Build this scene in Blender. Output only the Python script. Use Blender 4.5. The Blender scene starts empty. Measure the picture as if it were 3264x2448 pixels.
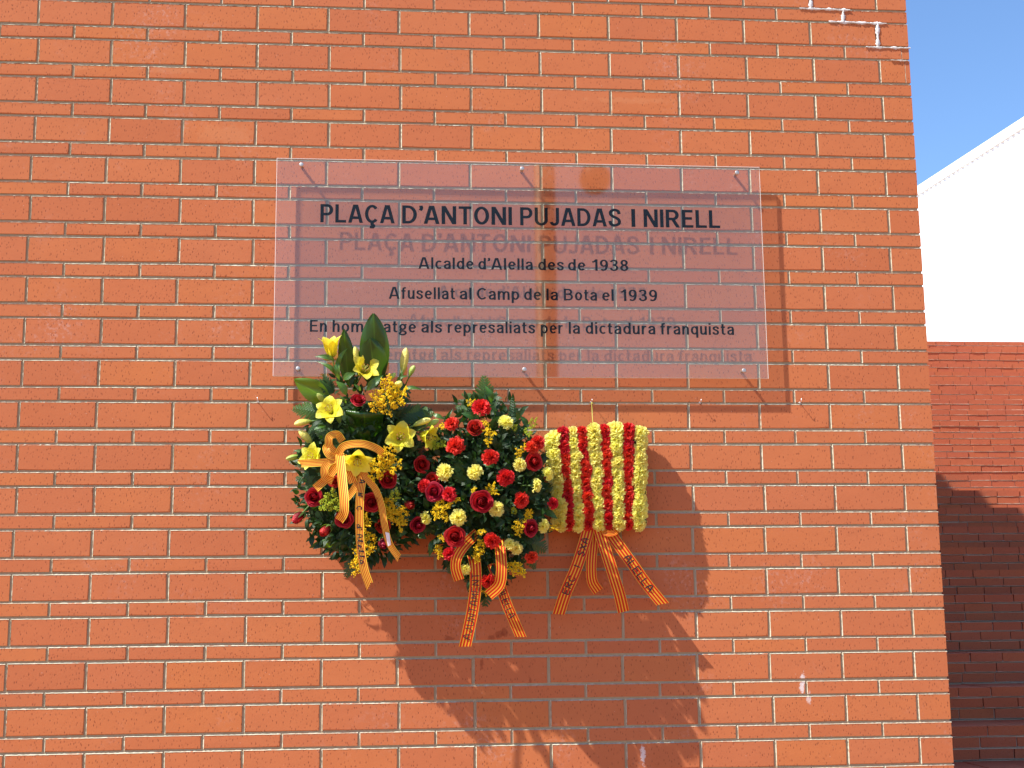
import bpy, math, random
import numpy as np
from mathutils import Vector, Matrix, Quaternion
random.seed(7)
sc = bpy.context.scene
COL = sc.collection
PI = math.pi
# ------------------------------------------------------------------ camera
EYE = 1.6
F = 4425.0
CAM = Vector((1.4453, -5.6015, EYE))
ZT = EYE + 2.5914                      # height of the topmost tall course joint
yaw, pitch, roll = 0.092304, 0.170086, -0.011341
fw = Vector((math.sin(yaw) * math.cos(pitch), math.cos(yaw) * math.cos(pitch), math.sin(pitch)))
r0 = Vector((math.cos(yaw), -math.sin(yaw), 0))
u0 = r0.cross(fw)
rt = r0 * math.cos(roll) + u0 * math.sin(roll)
up = -r0 * math.sin(roll) + u0 * math.cos(roll)
cd = bpy.data.cameras.new('camera'); cam = bpy.data.objects.new('camera', cd); COL.objects.link(cam)
cd.sensor_width = 36; cd.lens = F / 3264 * 36; cd.clip_end = 3000; cd.clip_start = .05
M = Matrix((rt, up, -fw)).transposed().to_4x4(); M.translation = CAM; cam.matrix_world = M
sc.camera = cam
# ------------------------------------------------------------------ light
SUN = Vector((-2.4, -1.0, 3.25)).normalized()
el = math.asin(SUN.z); az = math.atan2(SUN.x, SUN.y)
w = bpy.data.worlds.new("World"); sc.world = w; w.use_nodes = True
wn = w.node_tree.nodes
sky = wn.new('ShaderNodeTexSky'); sky.sky_type = 'NISHITA'; sky.sun_disc = False
sky.sun_elevation = el; sky.sun_rotation = az % (2 * PI)
sky.air_density = 1.0; sky.dust_density = 0.0; sky.ozone_density = 7.0
w.node_tree.links.new(sky.outputs[0], wn['Background'].inputs[0])
wn['Background'].inputs[1].default_value = 0.128
sl = bpy.data.lights.new('sun', 'SUN'); sl.energy = 5.0; sl.angle = math.radians(.53); sl.color = (1, .965, .90)
so = bpy.data.objects.new('sun', sl); COL.objects.link(so)
so.rotation_euler = SUN.to_track_quat('Z', 'Y').to_euler(); so.location = (-6, -6, 12)
sc.view_settings.view_transform = 'Standard'; sc.view_settings.look = 'None'
sc.view_settings.exposure = 0.87; sc.view_settings.gamma = 1
sc.render.engine = 'CYCLES'
sc.cycles.max_bounces = 8; sc.cycles.transparent_max_bounces = 16

# ------------------------------------------------------------------ helpers
def ray(px, py): return rt * ((px - 1632) / F) - up * ((py - 1224) / F) + fw
def at(px, py, d=0.0):
    v = ray(px, py); t = (-d - CAM.y) / v.y
    return CAM + v * t
def proj(p):
    d = p - CAM; z = d.dot(fw)
    return 1632 + F * d.dot(rt) / z, 1224 - F * d.dot(up) / z
TAG = {'A': (880, 960), 'B': (880, 1360), 'C': (1280, 1160), 'D': (1380, 1600), 'E': (1680, 1240), 'F': (1680, 1600)}
def px(s, x, y): o = TAG[s]; return o[0] + x / 2.765, o[1] + y / 2.765
def P(s, x, y, d): return at(*px(s, x, y), d)

class MB:
    def __init__(s): s.v = []; s.f = []; s.m = []; s.uv = []
    def vert(s, p): s.v.append(tuple(p)); return len(s.v) - 1
    def face(s, idx, m=0, uv=None):
        s.f.append(tuple(idx)); s.m.append(m); s.uv.append(uv or [(0, 0)] * len(idx))
    def box(s, a, b, m=0, skip=''):
        x0, y0, z0 = a; x1, y1, z1 = b; n = len(s.v)
        s.v += [(x0, y0, z0), (x1, y0, z0), (x1, y1, z0), (x0, y1, z0), (x0, y0, z1), (x1, y0, z1), (x1, y1, z1), (x0, y1, z1)]
        for k, q in (('b', (3, 2, 1, 0)), ('t', (4, 5, 6, 7)), ('f', (0, 1, 5, 4)), ('r', (1, 2, 6, 5)), ('k', (2, 3, 7, 6)), ('l', (3, 0, 4, 7))):
            if k not in skip: s.face([n + i for i in q], m)
    def grid(s, fn, nu, nv, m=0, closed=False):
        n = len(s.v)
        for j in range(nv + 1):
            for i in range(nu + 1): s.v.append(tuple(fn(i / nu, j / nv)))
        for j in range(nv):
            for i in range(nu):
                a = n + j * (nu + 1) + i
                s.face((a, a + 1, a + nu + 2, a + nu + 1), m, [(i / nu, j / nv), ((i + 1) / nu, j / nv), ((i + 1) / nu, (j + 1) / nv), (i / nu, (j + 1) / nv)])
    def tube(s, pts, rad, n=6, m=0, cap=True):
        pts = [Vector(p) for p in pts]; base = len(s.v); L = len(pts)
        rads = rad if isinstance(rad, (list, tuple)) else [rad] * L
        ref = Vector((.31, .87, .38)).normalized(); prev = None
        for k, p in enumerate(pts):
            t = (pts[min(k + 1, L - 1)] - pts[max(k - 1, 0)]).normalized()
            if prev is None: a = t.cross(ref).normalized()
            else: a = (prev - t * prev.dot(t)).normalized()
            prev = a; b = t.cross(a)
            for i in range(n):
                an = 2 * PI * i / n; s.v.append(tuple(p + (a * math.cos(an) + b * math.sin(an)) * rads[k]))
        for k in range(L - 1):
            for i in range(n):
                j = (i + 1) % n
                s.face((base + k * n + i, base + k * n + j, base + (k + 1) * n + j, base + (k + 1) * n + i), m, [(i / n, k / (L - 1)), ((i + 1) / n, k / (L - 1)), ((i + 1) / n, (k + 1) / (L - 1)), (i / n, (k + 1) / (L - 1))])
        if cap:
            s.face([base + i for i in range(n)][::-1], m); s.face([base + (L - 1) * n + i for i in range(n)], m, [(0, 1)] * n)
    def mesh(s, name, mats, smooth=True):
        me = bpy.data.meshes.new(name); me.from_pydata(s.v, [], s.f)
        for mt in (mats if isinstance(mats, (list, tuple)) else [mats]): me.materials.append(mt)
        me.polygons.foreach_set('material_index', s.m)
        if smooth: me.polygons.foreach_set('use_smooth', [True] * len(s.f))
        ul = me.uv_layers.new(name='UVMap')
        ul.data.foreach_set('uv', [c for f in s.uv for t in f for c in t])
        me.update(); return me

def link(name, mesh, parent=None, mat=None, **kw):
    o = bpy.data.objects.new(name, mesh); COL.objects.link(o)
    if mat is not None: o.matrix_world = mat
    if parent is not None:
        o.parent = parent; l = (mat if mat is not None else Matrix())
        base = parent
        off = Matrix.Identity(4)
        chain = []
        while base is not None: chain.append(base); base = base.parent
        for b in reversed(chain): off = off @ b.matrix_basis
        o.matrix_basis = off.inverted() @ l
    for k, v in kw.items(): o[k] = v
    return o
def thing(name, loc, label, cat, group=None):
    o = bpy.data.objects.new(name, None); COL.objects.link(o); o.location = loc; o.empty_display_size = .1
    o.matrix_basis = Matrix.Translation(loc)
    o['label'] = label; o['category'] = cat
    if group: o['group'] = group
    return o
def spin_frame(pos, nrm, roll=0., scale=1., upv=Vector((0, 0, 1))):
    z = Vector(nrm).normalized(); x = upv.cross(z)
    if x.length < 1e-3: x = Vector((1, 0, 0))
    x.normalize(); y = z.cross(x)
    a, b = math.cos(roll), math.sin(roll)
    X = x * a + y * b; Y = -x * b + y * a
    if not isinstance(scale, (tuple, list)): scale = (scale,) * 3
    m = Matrix(((X.x * scale[0], Y.x * scale[1], z.x * scale[2], pos[0]), (X.y * scale[0], Y.y * scale[1], z.y * scale[2], pos[1]), (X.z * scale[0], Y.z * scale[1], z.z * scale[2], pos[2]), (0, 0, 0, 1)))
    return m
def along_frame(p0, p1, nrm, wscale=1.0):
    """local Y runs p0->p1 (length 1), local Z the leaf's face."""
    p0 = Vector(p0); p1 = Vector(p1); y = p1 - p0; L = y.length; y.normalize()
    z = Vector(nrm); z = (z - y * z.dot(y)).normalized(); x = y.cross(z)
    W = L * wscale
    return Matrix(((x.x * W, y.x * L, z.x * L, p0.x), (x.y * W, y.y * L, z.y * L, p0.y), (x.z * W, y.z * L, z.z * L, p0.z), (0, 0, 0, 1)))

# ------------------------------------------------------------------ materials
class NT:
    def __init__(s, name):
        s.mat = bpy.data.materials.new(name); s.mat.use_nodes = True; s.t = s.mat.node_tree; s.n = s.t.nodes; s.n.clear()
        s.out = s.n.new('ShaderNodeOutputMaterial')
    def __call__(s, typ, ins=None, **kw):
        nd = s.n.new(typ)
        for k, v in kw.items(): setattr(nd, k, v)
        for k, v in (ins or {}).items(): s.set(nd, k, v)
        return nd
    def set(s, nd, k, v):
        i = nd.inputs[k]
        if isinstance(v, bpy.types.NodeSocket): s.t.links.new(v, i)
        elif isinstance(v, bpy.types.Node): s.t.links.new(v.outputs[0], i)
        else: i.default_value = v
    def math(s, op, a, b=0.0, clamp=False):
        nd = s('ShaderNodeMath', {0: a, 1: b}, operation=op); nd.use_clamp = clamp; return nd.outputs[0]
    def mix(s, f, a, b, mode='MIX'):
        nd = s.n.new('ShaderNodeMix'); nd.data_type = 'RGBA'; nd.blend_type = mode
        s.set(nd, 0, f); s.set(nd, 6, a); s.set(nd, 7, b); return nd.outputs[2]
    def ramp(s, f, stops, interp='LINEAR'):
        nd = s.n.new('ShaderNodeValToRGB'); s.set(nd, 0, f); cr = nd.color_ramp; cr.interpolation = interp
        while len(cr.elements) < len(stops): cr.elements.new(.5)
        for e, (p, c) in zip(cr.elements, stops): e.position = p; e.color = c if len(c) == 4 else (*c, 1)
        return nd.outputs[0]
    def noise(s, vec, scale, detail=2, rough=.5, out=0):
        nd = s('ShaderNodeTexNoise', {'Vector': vec, 'Scale': scale, 'Detail': detail, 'Roughness': rough}); return nd.outputs[out]
    def surf(s, sh): s.t.links.new(sh.outputs[0] if isinstance(sh, bpy.types.Node) else sh, s.out.inputs[0])
def c4(r, g, b): return (r, g, b, 1)

def brick_mat(name, base, front=True):
    N = NT(name)
    pos = N('ShaderNodeNewGeometry').outputs['Position']
    isl = N('ShaderNodeNewGeometry').outputs['Random Per Island']
    rnd = N('ShaderNodeObjectInfo').outputs['Random']
    r = N.math('FRACT', N.math('ADD', rnd, isl))
    r2 = N.math('FRACT', N.math('MULTIPLY', r, 17.3))
    off = N('ShaderNodeVectorMath', {0: pos, 1: N('ShaderNodeCombineXYZ', {0: N.math('MULTIPLY', r, 9.), 1: N.math('MULTIPLY', r2, 5.), 2: r})}, operation='ADD').outputs[0]
    b = base
    col = N.ramp(r, [(0, (b[0] * .90, b[1] * .86, b[2] * .92)), (.3, (b[0] * .98, b[1] * .96, b[2] * 1.02)), (.6, (b[0] * 1.0, b[1] * 1.02, b[2] * .98)), (.85, (b[0] * 1.03, b[1] * 1.07, b[2] * .96)), (1, (b[0] * 1.0, b[1] * 1.04, b[2] * 1.1))])
    col = N.mix(N.math('MULTIPLY', r2, .6), col, c4(b[0] * .97, b[1] * 1.0, b[2] * 1.2))
    # broad clouding inside a brick and across the wall
    st = N('ShaderNodeMapping', {'Vector': off, 'Scale': (1, 1, 1.6)})
    cl = N.noise(st, 9., 4, .6)
    col = N.mix(N.math('MULTIPLY', N.ramp(cl, [(.35, (0, 0, 0)), (.7, (1, 1, 1))]), .30), col, c4(b[0] * .80, b[1] * .78, b[2] * .9))
    big = N.noise(pos, 1.3, 3, .55)
    col = N.mix(N.math('MULTIPLY', N.ramp(big, [(.4, (0, 0, 0)), (.65, (1, 1, 1))]), .22), col, c4(b[0] * .88, b[1] * .92, b[2] * 1.25))
    # pits and drag marks
    sm = N('ShaderNodeMapping', {'Vector': off, 'Scale': (1.5, 1, .62)})
    pit = N('ShaderNodeTexVoronoi', {'Vector': sm, 'Scale': 78., 'Randomness': 1.}, feature='F1').outputs['Distance']
    pn = N.noise(sm, 210., 2, .6)
    pm = N.math('MULTIPLY', N.ramp(pit, [(.13, (1, 1, 1)), (.30, (0, 0, 0))]), N.ramp(pn, [(.40, (0, 0, 0)), (.52, (1, 1, 1))]))
    fine = N.noise(off, 420., 3, .7)
    col = N.mix(N.math('MULTIPLY', pm, .75), col, c4(b[0] * .34, b[1] * .26, b[2] * .34))
    col = N.mix(N.math('MULTIPLY', N.ramp(fine, [(.55, (0, 0, 0)), (.75, (1, 1, 1))]), .16), col, c4(.62, .32, .22))
    # lime bloom and pale crumbs
    sp = N('ShaderNodeTexVoronoi', {'Vector': off, 'Scale': 42.}, feature='F1').outputs['Distance']
    ss = N.math('MULTIPLY', N.ramp(sp, [(.03, (1, 1, 1)), (.07, (0, 0, 0))]), N.ramp(N.noise(off, 19., 1), [(.52, (0, 0, 0)), (.6, (1, 1, 1))]))
    col = N.mix(N.math('MULTIPLY', ss, .7), col, c4(.62, .5, .44))
    lime = N.math('MULTIPLY', N.ramp(N.noise(pos, 3.1, 2), [(.56, (0, 0, 0)), (.72, (1, 1, 1))]), N.ramp(N.noise(off, 60., 5, .72), [(.5, (0, 0, 0)), (.72, (1, 1, 1))]))
    col = N.mix(N.math('MULTIPLY', lime, .38 if front else .12), col, c4(.62, .45, .40))
    if front:
        sep = N('ShaderNodeSeparateXYZ', {0: pos})
        def spot(q, rx, rz, stretch=1.0, amount=.75, colr=c4(.75, .70, .66), nsc=75., lo=.42, hi=.62):
            nonlocal col
            p = at(*q)
            dx = N.math('DIVIDE', N.math('SUBTRACT', sep.outputs[0], p.x), rx)
            dz = N.math('DIVIDE', N.math('SUBTRACT', sep.outputs[2], p.z), rz)
            d = N.math('SQRT', N.math('ADD', N.math('MULTIPLY', dx, dx), N.math('MULTIPLY', dz, dz)))
            e = N.math('ADD', d, N.math('MULTIPLY', N.math('SUBTRACT', N.noise(pos, nsc, 4, .7), .5), 2.6))
            k = N.math('MULTIPLY', N.ramp(e, [(.55, (1, 1, 1)), (.95, (0, 0, 0))]), amount)
            col = N.mix(k, col, colr)
        for q in [(2560, 2165), (2556, 2190)]: spot(q, .012, .028)
        spot((2578, 2225), .012, .03, amount=.5)
        spot((2050, 2405), .012, .045, amount=.7)
        wet = c4(b[0] * .42, b[1] * .30, b[2] * .34)
        for q, a, c in [((1590, 2025), .026, .018), ((1608, 2016), .016, .026), ((1570, 2032), .018, .012), ((1432, 2035), .022, .013), ((1535, 2115), .009, .026), ((1690, 2168), .006, .022), ((1655, 2040), .03, .006)]:
            spot(q, a, c, amount=.55, colr=wet, nsc=40.)
        pale = c4(b[0] * 1.05, b[1] * 1.35, b[2] * 1.7)
        for q, a, c in [((720, 430), .16, .05), ((2010, 320), .22, .016), ((250, 215), .1, .014), ((560, 225), .12, .014), ((2390, 250), .09, .012), ((820, 215), .1, .012)]:
            spot(q, a, c, amount=.45, colr=pale, nsc=22.)
    bs = N('ShaderNodeBsdfPrincipled', {'Base Color': col, 'Roughness': .86, 'Specular IOR Level': .25})
    hh = N.math('SUBTRACT', N.math('MULTIPLY', N.noise(off, 150., 4, .65), .6), N.math('MULTIPLY', pm, 1.1))
    hh = N.math('ADD', hh, N.math('MULTIPLY', N.noise(off, 12., 2), .8))
    bp = N('ShaderNodeBump', {'Strength': .40, 'Distance': .0012, 'Height': hh})
    N.set(bs, 'Normal', bp.outputs[0]); N.surf(bs); return N.mat

def simple(name, col, rough=.6, spec=.5, metal=0., noise=None, bump=None, coat=0.):
    N = NT(name); c = c4(*col)
    if noise:
        sc_, amt = noise; pos = N('ShaderNodeTexCoord').outputs['Object']
        n = N.noise(pos, sc_, 4, .6)
        c = N.mix(N.ramp(n, [(.3, (0, 0, 0)), (.7, (1, 1, 1))]), c4(*[x * (1 - amt) for x in col]), c4(*[min(1, x * (1 + amt)) for x in col]))
    bs = N('ShaderNodeBsdfPrincipled', {'Base Color': c, 'Roughness': rough, 'Specular IOR Level': spec, 'Metallic': metal, 'Coat Weight': coat})
    if bump:
        pos = N('ShaderNodeTexCoord').outputs['Object']
        bp = N('ShaderNodeBump', {'Strength': bump[1], 'Distance': bump[2], 'Height': N.noise(pos, bump[0], 4, .6)})
        N.set(bs, 'Normal', bp.outputs[0])
    N.surf(bs); return N.mat

def petal_mat(name, stops, trans=.35, tcol=None, rough=.55, vary=.12, spec=.3, vein=0.):
    """colour runs along the petal (UV y: 0 base, 1 lip)."""
    N = NT(name)
    uv = N('ShaderNodeUVMap').outputs[0]; sp = N('ShaderNodeSeparateXYZ', {0: uv})
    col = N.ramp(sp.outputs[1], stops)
    rnd = N('ShaderNodeObjectInfo').outputs['Random']
    hs = N('ShaderNodeHueSaturation', {'Color': col, 'Value': N.math('ADD', 1 - vary, N.math('MULTIPLY', rnd, 2 * vary)), 'Hue': N.math('ADD', .5 - .008, N.math('MULTIPLY', rnd, .016))})
    c = hs.outputs[0]
    if vein:
        v = N('ShaderNodeTexWave', {'Vector': uv, 'Scale': 6., 'Distortion': 1.5, 'Detail': 2.}, wave_type='BANDS', bands_direction='X')
        c = N.mix(N.math('MULTIPLY', v.outputs['Fac'], vein), c, c4(0, 0, 0), 'MULTIPLY')
    bs = N('ShaderNodeBsdfPrincipled', {'Base Color': c, 'Roughness': rough, 'Specular IOR Level': spec})
    tr = N('ShaderNodeBsdfTranslucent', {'Color': N.mix(.5, c, c4(*tcol)) if tcol else c})
    pos = N('ShaderNodeTexCoord').outputs['Object']
    bp = N('ShaderNodeBump', {'Strength': .25, 'Distance': .02, 'Height': N.noise(pos, 9., 3)})
    N.set(bs, 'Normal', bp.outputs[0])
    mx = N('ShaderNodeMixShader', {0: trans, 1: bs.outputs[0], 2: tr.outputs[0]})
    N.surf(mx); return N.mat

def leaf_mat(name, a, b, rough=.35, trans=.25, lines=26., tcol=(.25, .42, .02), spec=.5):
    N = NT(name)
    uv = N('ShaderNodeUVMap').outputs[0]; sp = N('ShaderNodeSeparateXYZ', {0: uv})
    rnd = N('ShaderNodeObjectInfo').outputs['Random']; isl = N('ShaderNodeNewGeometry').outputs['Random Per Island']
    pos = N('ShaderNodeNewGeometry').outputs['Position']
    f = N.math('FRACT', N.math('ADD', rnd, isl))
    col = N.mix(f, c4(*a), c4(*b))
    col = N.mix(N.math('MULTIPLY', N.noise(pos, 35., 3), .35), col, c4(a[0] * .5, a[1] * .6, a[2] * .5))
    ln = N.math('SINE', N.math('MULTIPLY', sp.outputs[0], lines * 2 * PI))
    nz = N.noise(N('ShaderNodeCombineXYZ', {0: N.math('MULTIPLY', sp.outputs[0], 14.), 1: N.math('MULTIPLY', sp.outputs[1], 1.5), 2: rnd}), 3., 3)
    col = N.mix(N.math('MULTIPLY', N.math('ADD', N.math('MULTIPLY', ln, .5), .5), .22), col, c4(b[0] * 1.3, b[1] * 1.3, b[2] * 1.2))
    col = N.mix(N.math('MULTIPLY', nz, .3), col, c4(a[0] * .55, a[1] * .6, a[2] * .5))
    mid = N.math('ABSOLUTE', N.math('SUBTRACT', sp.outputs[0], .5))
    col = N.mix(N.ramp(mid, [(.012, (.6, .6, .6)), (.03, (0, 0, 0))]), col, c4(b[0] * 2.2, b[1] * 1.8, b[2] * 1.6))
    bs = N('ShaderNodeBsdfPrincipled', {'Base Color': col, 'Roughness': rough, 'Specular IOR Level': spec})
    bp = N('ShaderNodeBump', {'Strength': .35, 'Distance': .0015, 'Height': N.math('ADD', N.math('MULTIPLY', ln, .3), nz)})
    N.set(bs, 'Normal', bp.outputs[0])
    tr = N('ShaderNodeBsdfTranslucent', {'Color': c4(*tcol)})
    N.surf(N('ShaderNodeMixShader', {0: trans, 1: bs.outputs[0], 2: tr.outputs[0]})); return N.mat

BR = (.52, .155, .051)
m_brick = brick_mat('fired_brick', BR)
m_brick2 = brick_mat('weathered_brick', (.43, .118, .048), front=False)
def mortar_mat(name, a, b):
    N = NT(name); pos = N('ShaderNodeNewGeometry').outputs['Position']
    n = N.noise(pos, 60., 5, .7); n2 = N.noise(pos, 5., 2)
    col = N.mix(n, c4(*a), c4(*b)); col = N.mix(N.math('MULTIPLY', n2, .4), col, c4(a[0] * .9, a[1] * .95, a[2] * .75))
    bs = N('ShaderNodeBsdfPrincipled', {'Base Color': col, 'Roughness': .95, 'Specular IOR Level': .1})
    bp = N('ShaderNodeBump', {'Strength': .6, 'Distance': .0015, 'Height': N.noise(pos, 260., 4, .7)})
    N.set(bs, 'Normal', bp.outputs[0]); N.surf(bs); return N.mat
m_mortar = mortar_mat('mortar', (.30, .235, .14), (.50, .40, .28))
m_sunlip = mortar_mat('pale_sunlit_mortar', (.42, .375, .27), (.66, .60, .47))
m_mortar2 = mortar_mat('old_mortar', (.42, .34, .27), (.68, .60, .50))
m_repair = mortar_mat('repair_mortar', (.60, .58, .56), (.76, .74, .73))
m_steel = simple('brushed_steel', (.50, .48, .45), .5, .5, .85)
m_nail = simple('galvanised_wire', (.75, .73, .70), .35, .5, .8)
m_hole = simple('dark_gap', (.03, .012, .008), .9)

# ------------------------------------------------------------------ main wall
XC = 3.738; W = .30; PH = .17018; FB = .6497; J = .0108
WALL_H = EYE + 6.45
wall = thing('brick_wall', (XC / 2, 0, 0), 'tall orange brick wall with alternating tall and thin courses carrying the plaque and the flowers', 'wall')
core = MB(); core.box((-3.2, .0045, 0), (XC - .004, 14, WALL_H - .002))
link('mortar_bed', core.mesh('mortar_bed', m_mortar, False), wall)
def brick_mesh(name, l, h, mat, dep=.05, c=.0016, s=0):
    r = random.Random(s); b = MB()
    x, z = l / 2, h / 2
    j = lambda a: r.uniform(-a, a)
    ring = [(-1, -1), (-.36, -1), (.30, -1), (1, -1), (1, .1), (1, 1), (.34, 1), (-.3, 1), (-1, 1), (-1, -.1)]
    fr, md, bk = [], [], []
    for (u, v) in ring:
        ex, ez = j(.0011), j(.0010)
        cc = c * r.choice((1, 1, 1.3, 2.2 if abs(u) == 1 and abs(v) == 1 else 1))
        fr.append((u * (x - cc) + ex, j(.0002), v * (z - cc) + ez)); md.append((u * x + ex, c, v * z + ez)); bk.append((u * x + ex, dep, v * z + ez))
    b.v = fr + md + bk
    b.face(tuple(range(10)))
    for i in range(10):
        k = (i + 1) % 10; b.face((10 + i, 10 + k, k, i)); b.face((20 + i, 20 + k, 10 + k, 10 + i))
    return b.mesh(name, mat, False)
MESH = {}
def get_brick(l, h, s):
    k = (round(l, 4), round(h, 4), s)
    if k not in MESH: MESH[k] = brick_mesh('brick', l, h, m_brick, s=s)
    return MESH[k]
rb = random.Random(11)
bricks = []      # x0, x1, z0, z1, dy
nmin = -int((ZT) / PH) - 2
for k in range(-int((WALL_H - ZT) / PH) - 2, int(ZT / PH) + 2):
    z_top = ZT - k * PH; z_mid = z_top - FB * PH; z_bot = z_top - PH
    drift = rb.uniform(-.003, .003)
    for tall in (1, 0):
        a, b = (z_mid, z_top) if tall else (z_bot, z_mid)
        if b < .01 or a > WALL_H - .01: continue
        lo = a + J / 2; hi = b - J / 2
        js = []
        i = -11
        while True:
            x = (i + (0 if tall else .49)) * W + drift
            if x > XC - .08: break
            js.append(x + (rb.uniform(-.0022, .0022))); i += 1
        js.append(None)
        if tall and k == 1: js.insert(-1, XC - .022)
        if (not tall) and k == 0: js.insert(-1, XC - .034)
        for n in range(len(js) - 1):
            x0 = js[n] + J / 2; nx = js[n + 1]
            gap = J / 2
            if nx is not None and nx > XC - .05: gap = .0012
            x1 = XC if nx is None else nx - gap
            if js[n] > XC - .05: x0 = js[n] + .0012
            dz = rb.uniform(-.0012, .0012)
            bricks.append([x0, x1, max(lo + dz, .0), min(hi + dz, WALL_H), rb.uniform(-.0006, .0008), tall])
def vis_area(b):
    xa, ya = proj(Vector((b[0], 0, b[3]))); xb, yb = proj(Vector((b[1], 0, b[2])))
    xa = max(0, xa); xb = min(3264, xb); ya = max(0, ya); yb = min(2448, yb)
    return max(0, xb - xa) * max(0, yb - ya)
order = sorted(range(len(bricks)), key=lambda i: -vis_area(bricks[i]))
nvis = sum(1 for i in order if vis_area(bricks[i]) > 0)
single = set(order[:min(300, nvis)])
rest = MB(); fil = MB()
rf = random.Random(5)
def fillets(x0, x1, z0, z1, dy, n):
    # ragged smeared mortar lip on top and left edges, paler to paint their sunlight
    k = max(2, int((x1 - x0) / .0085 * n)); o = len(fil.v); wv = rf.uniform(.6, 1.3)
    for i in range(k + 1):
        x = x0 - .002 + (x1 - x0 + .004) * i / k; q = rf.random() * wv
        fil.v += [(x, dy - .0004 - .0006 * rf.random(), z1 - .0008 - .0011 * rf.random() * wv), (x, .0049, z1 + .0008 + .0034 * q * rf.random() + .0006)]
    for i in range(k): a = o + 2 * i; fil.face((a, a + 2, a + 3, a + 1))
    k = max(2, int((z1 - z0) / .0085 * n)); o = len(fil.v); wv = rf.uniform(.3, 1.15)
    for i in range(k + 1):
        z = z0 - .002 + (z1 - z0 + .004) * i / k
        fil.v += [(x0 + .0002 + .0006 * rf.random(), dy - .0003, z), (x0 - .0008 - .0036 * wv * rf.random(), .0049, z)]
    for i in range(k): a = o + 2 * i; fil.face((a, a + 1, a + 3, a + 2))
for i, (x0, x1, z0, z1, dy, tall) in enumerate(bricks):
    if i in single:
        l = x1 - x0; h = z1 - z0
        me = get_brick(.2892 if abs(l - .2892) < .006 else l, .0998 if tall else .0488, rb.randrange(6))
        m = Matrix.Translation(((x0 + x1) / 2, dy, (z0 + z1) / 2)) @ Matrix.Rotation(rb.uniform(-.0048, .0048), 4, 'Y')
        if abs(l - .2892) < .006: m = m @ Matrix.Diagonal((l / .2892, 1, h / (.0998 if tall else .0488), 1))
        link('brick', me, wall, m)
    else: rest.box((x0, dy, z0), (x1, .05, z1), skip='k')
    v = vis_area([x0 - .1, x1 + .1, z0 - .1, z1 + .1]) > 0
    fillets(x0, x1, z0, z1, dy, 1.0 if v else .12)
# side face of the wall's end, course by course
for k in range(-int((WALL_H - ZT) / PH) - 2, int(ZT / PH) + 2):
    z_top = ZT - k * PH
    for tall, a, b in ((1, z_top - FB * PH, z_top), (0, z_top - PH, z_top - FB * PH)):
        if b < .01 or a > WALL_H - .01: continue
        y = (.16 if not tall else .31)
        while y < 13.9:
            rest.box((XC - .05, y + J / 2, max(0, a + J / 2)), (XC, min(14, y + W - J / 2), min(WALL_H, b - J / 2)), skip='l'); y += W
link('outer_brick', rest.mesh('outer_brick', m_brick, False), wall, kind='stuff')
link('mortar_lip', fil.mesh('mortar_lip', m_sunlip, False), wall, kind='stuff')
cap = MB(); cap.box((-3.25, -.03, WALL_H), (XC + .03, 14.03, WALL_H + .05)); link('coping', cap.mesh('coping', m_mortar2, False), wall)
# pale repair mortar smeared along a stepped crack, upper right
def G(x, y): return at(2464 + x / 2.07375, y / 2.07375)
rp = MB(); rr = random.Random(3)
for a, b, wd in [((247, -60), (250, 52), 20), ((172, 56), (508, 68), 16), ((463, 66), (463, 148), 22), ((366, 143), (748, 158), 17), ((690, 158), (693, 306), 26), ((612, 312), (906, 320), 14), ((776, 398), (890, 403), 9)]:
    pa, pb = G(*a), G(*b); L = (pb - pa).length; n = int(L / .006) + 2; t = (pb - pa).normalized(); s_ = Vector((-t.z, 0, t.x)); hw = wd / 2.07375 / 790 / 2.3
    o = len(rp.v)
    for i in range(n + 1):
        q = i / n; p = pa.lerp(pb, q); e = min(1, 6 * min(q, 1 - q) + .35)
        lw = .95 + .35 * math.sin(i * .5 + a[0]) ; j1, j2 = lw * rr.uniform(.6, 1.4), lw * rr.uniform(.6, 1.4)
        rp.v += [tuple(p + s_ * hw * 1.25 * j1 * e + Vector((0, -.0006, 0))), tuple(p + s_ * hw * .55 * j1 + Vector((0, -.0045 * rr.uniform(.5, 1.2) - .001, 0))), tuple(p - s_ * hw * .55 * j2 + Vector((0, -.0045 * rr.uniform(.5, 1.2) - .001, 0))), tuple(p - s_ * hw * 1.25 * j2 * e + Vector((0, -.0006, 0)))]
    for i in range(n):
        for c in range(3): a_ = o + 4 * i + c; rp.face((a_, a_ + 1, a_ + 5, a_ + 4))
link('repair_mortar', rp.mesh('repair_mortar', m_repair, True), wall)

# ------------------------------------------------------------------ ground
m_ground = simple('paving_ground', (.34, .17, .095), .9, .2, noise=(.8, .12))
g = MB(); g.box((-400, -400, -.3), (400, 400, 0)); link('ground', g.mesh('ground', m_ground, False), kind='structure')

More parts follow.
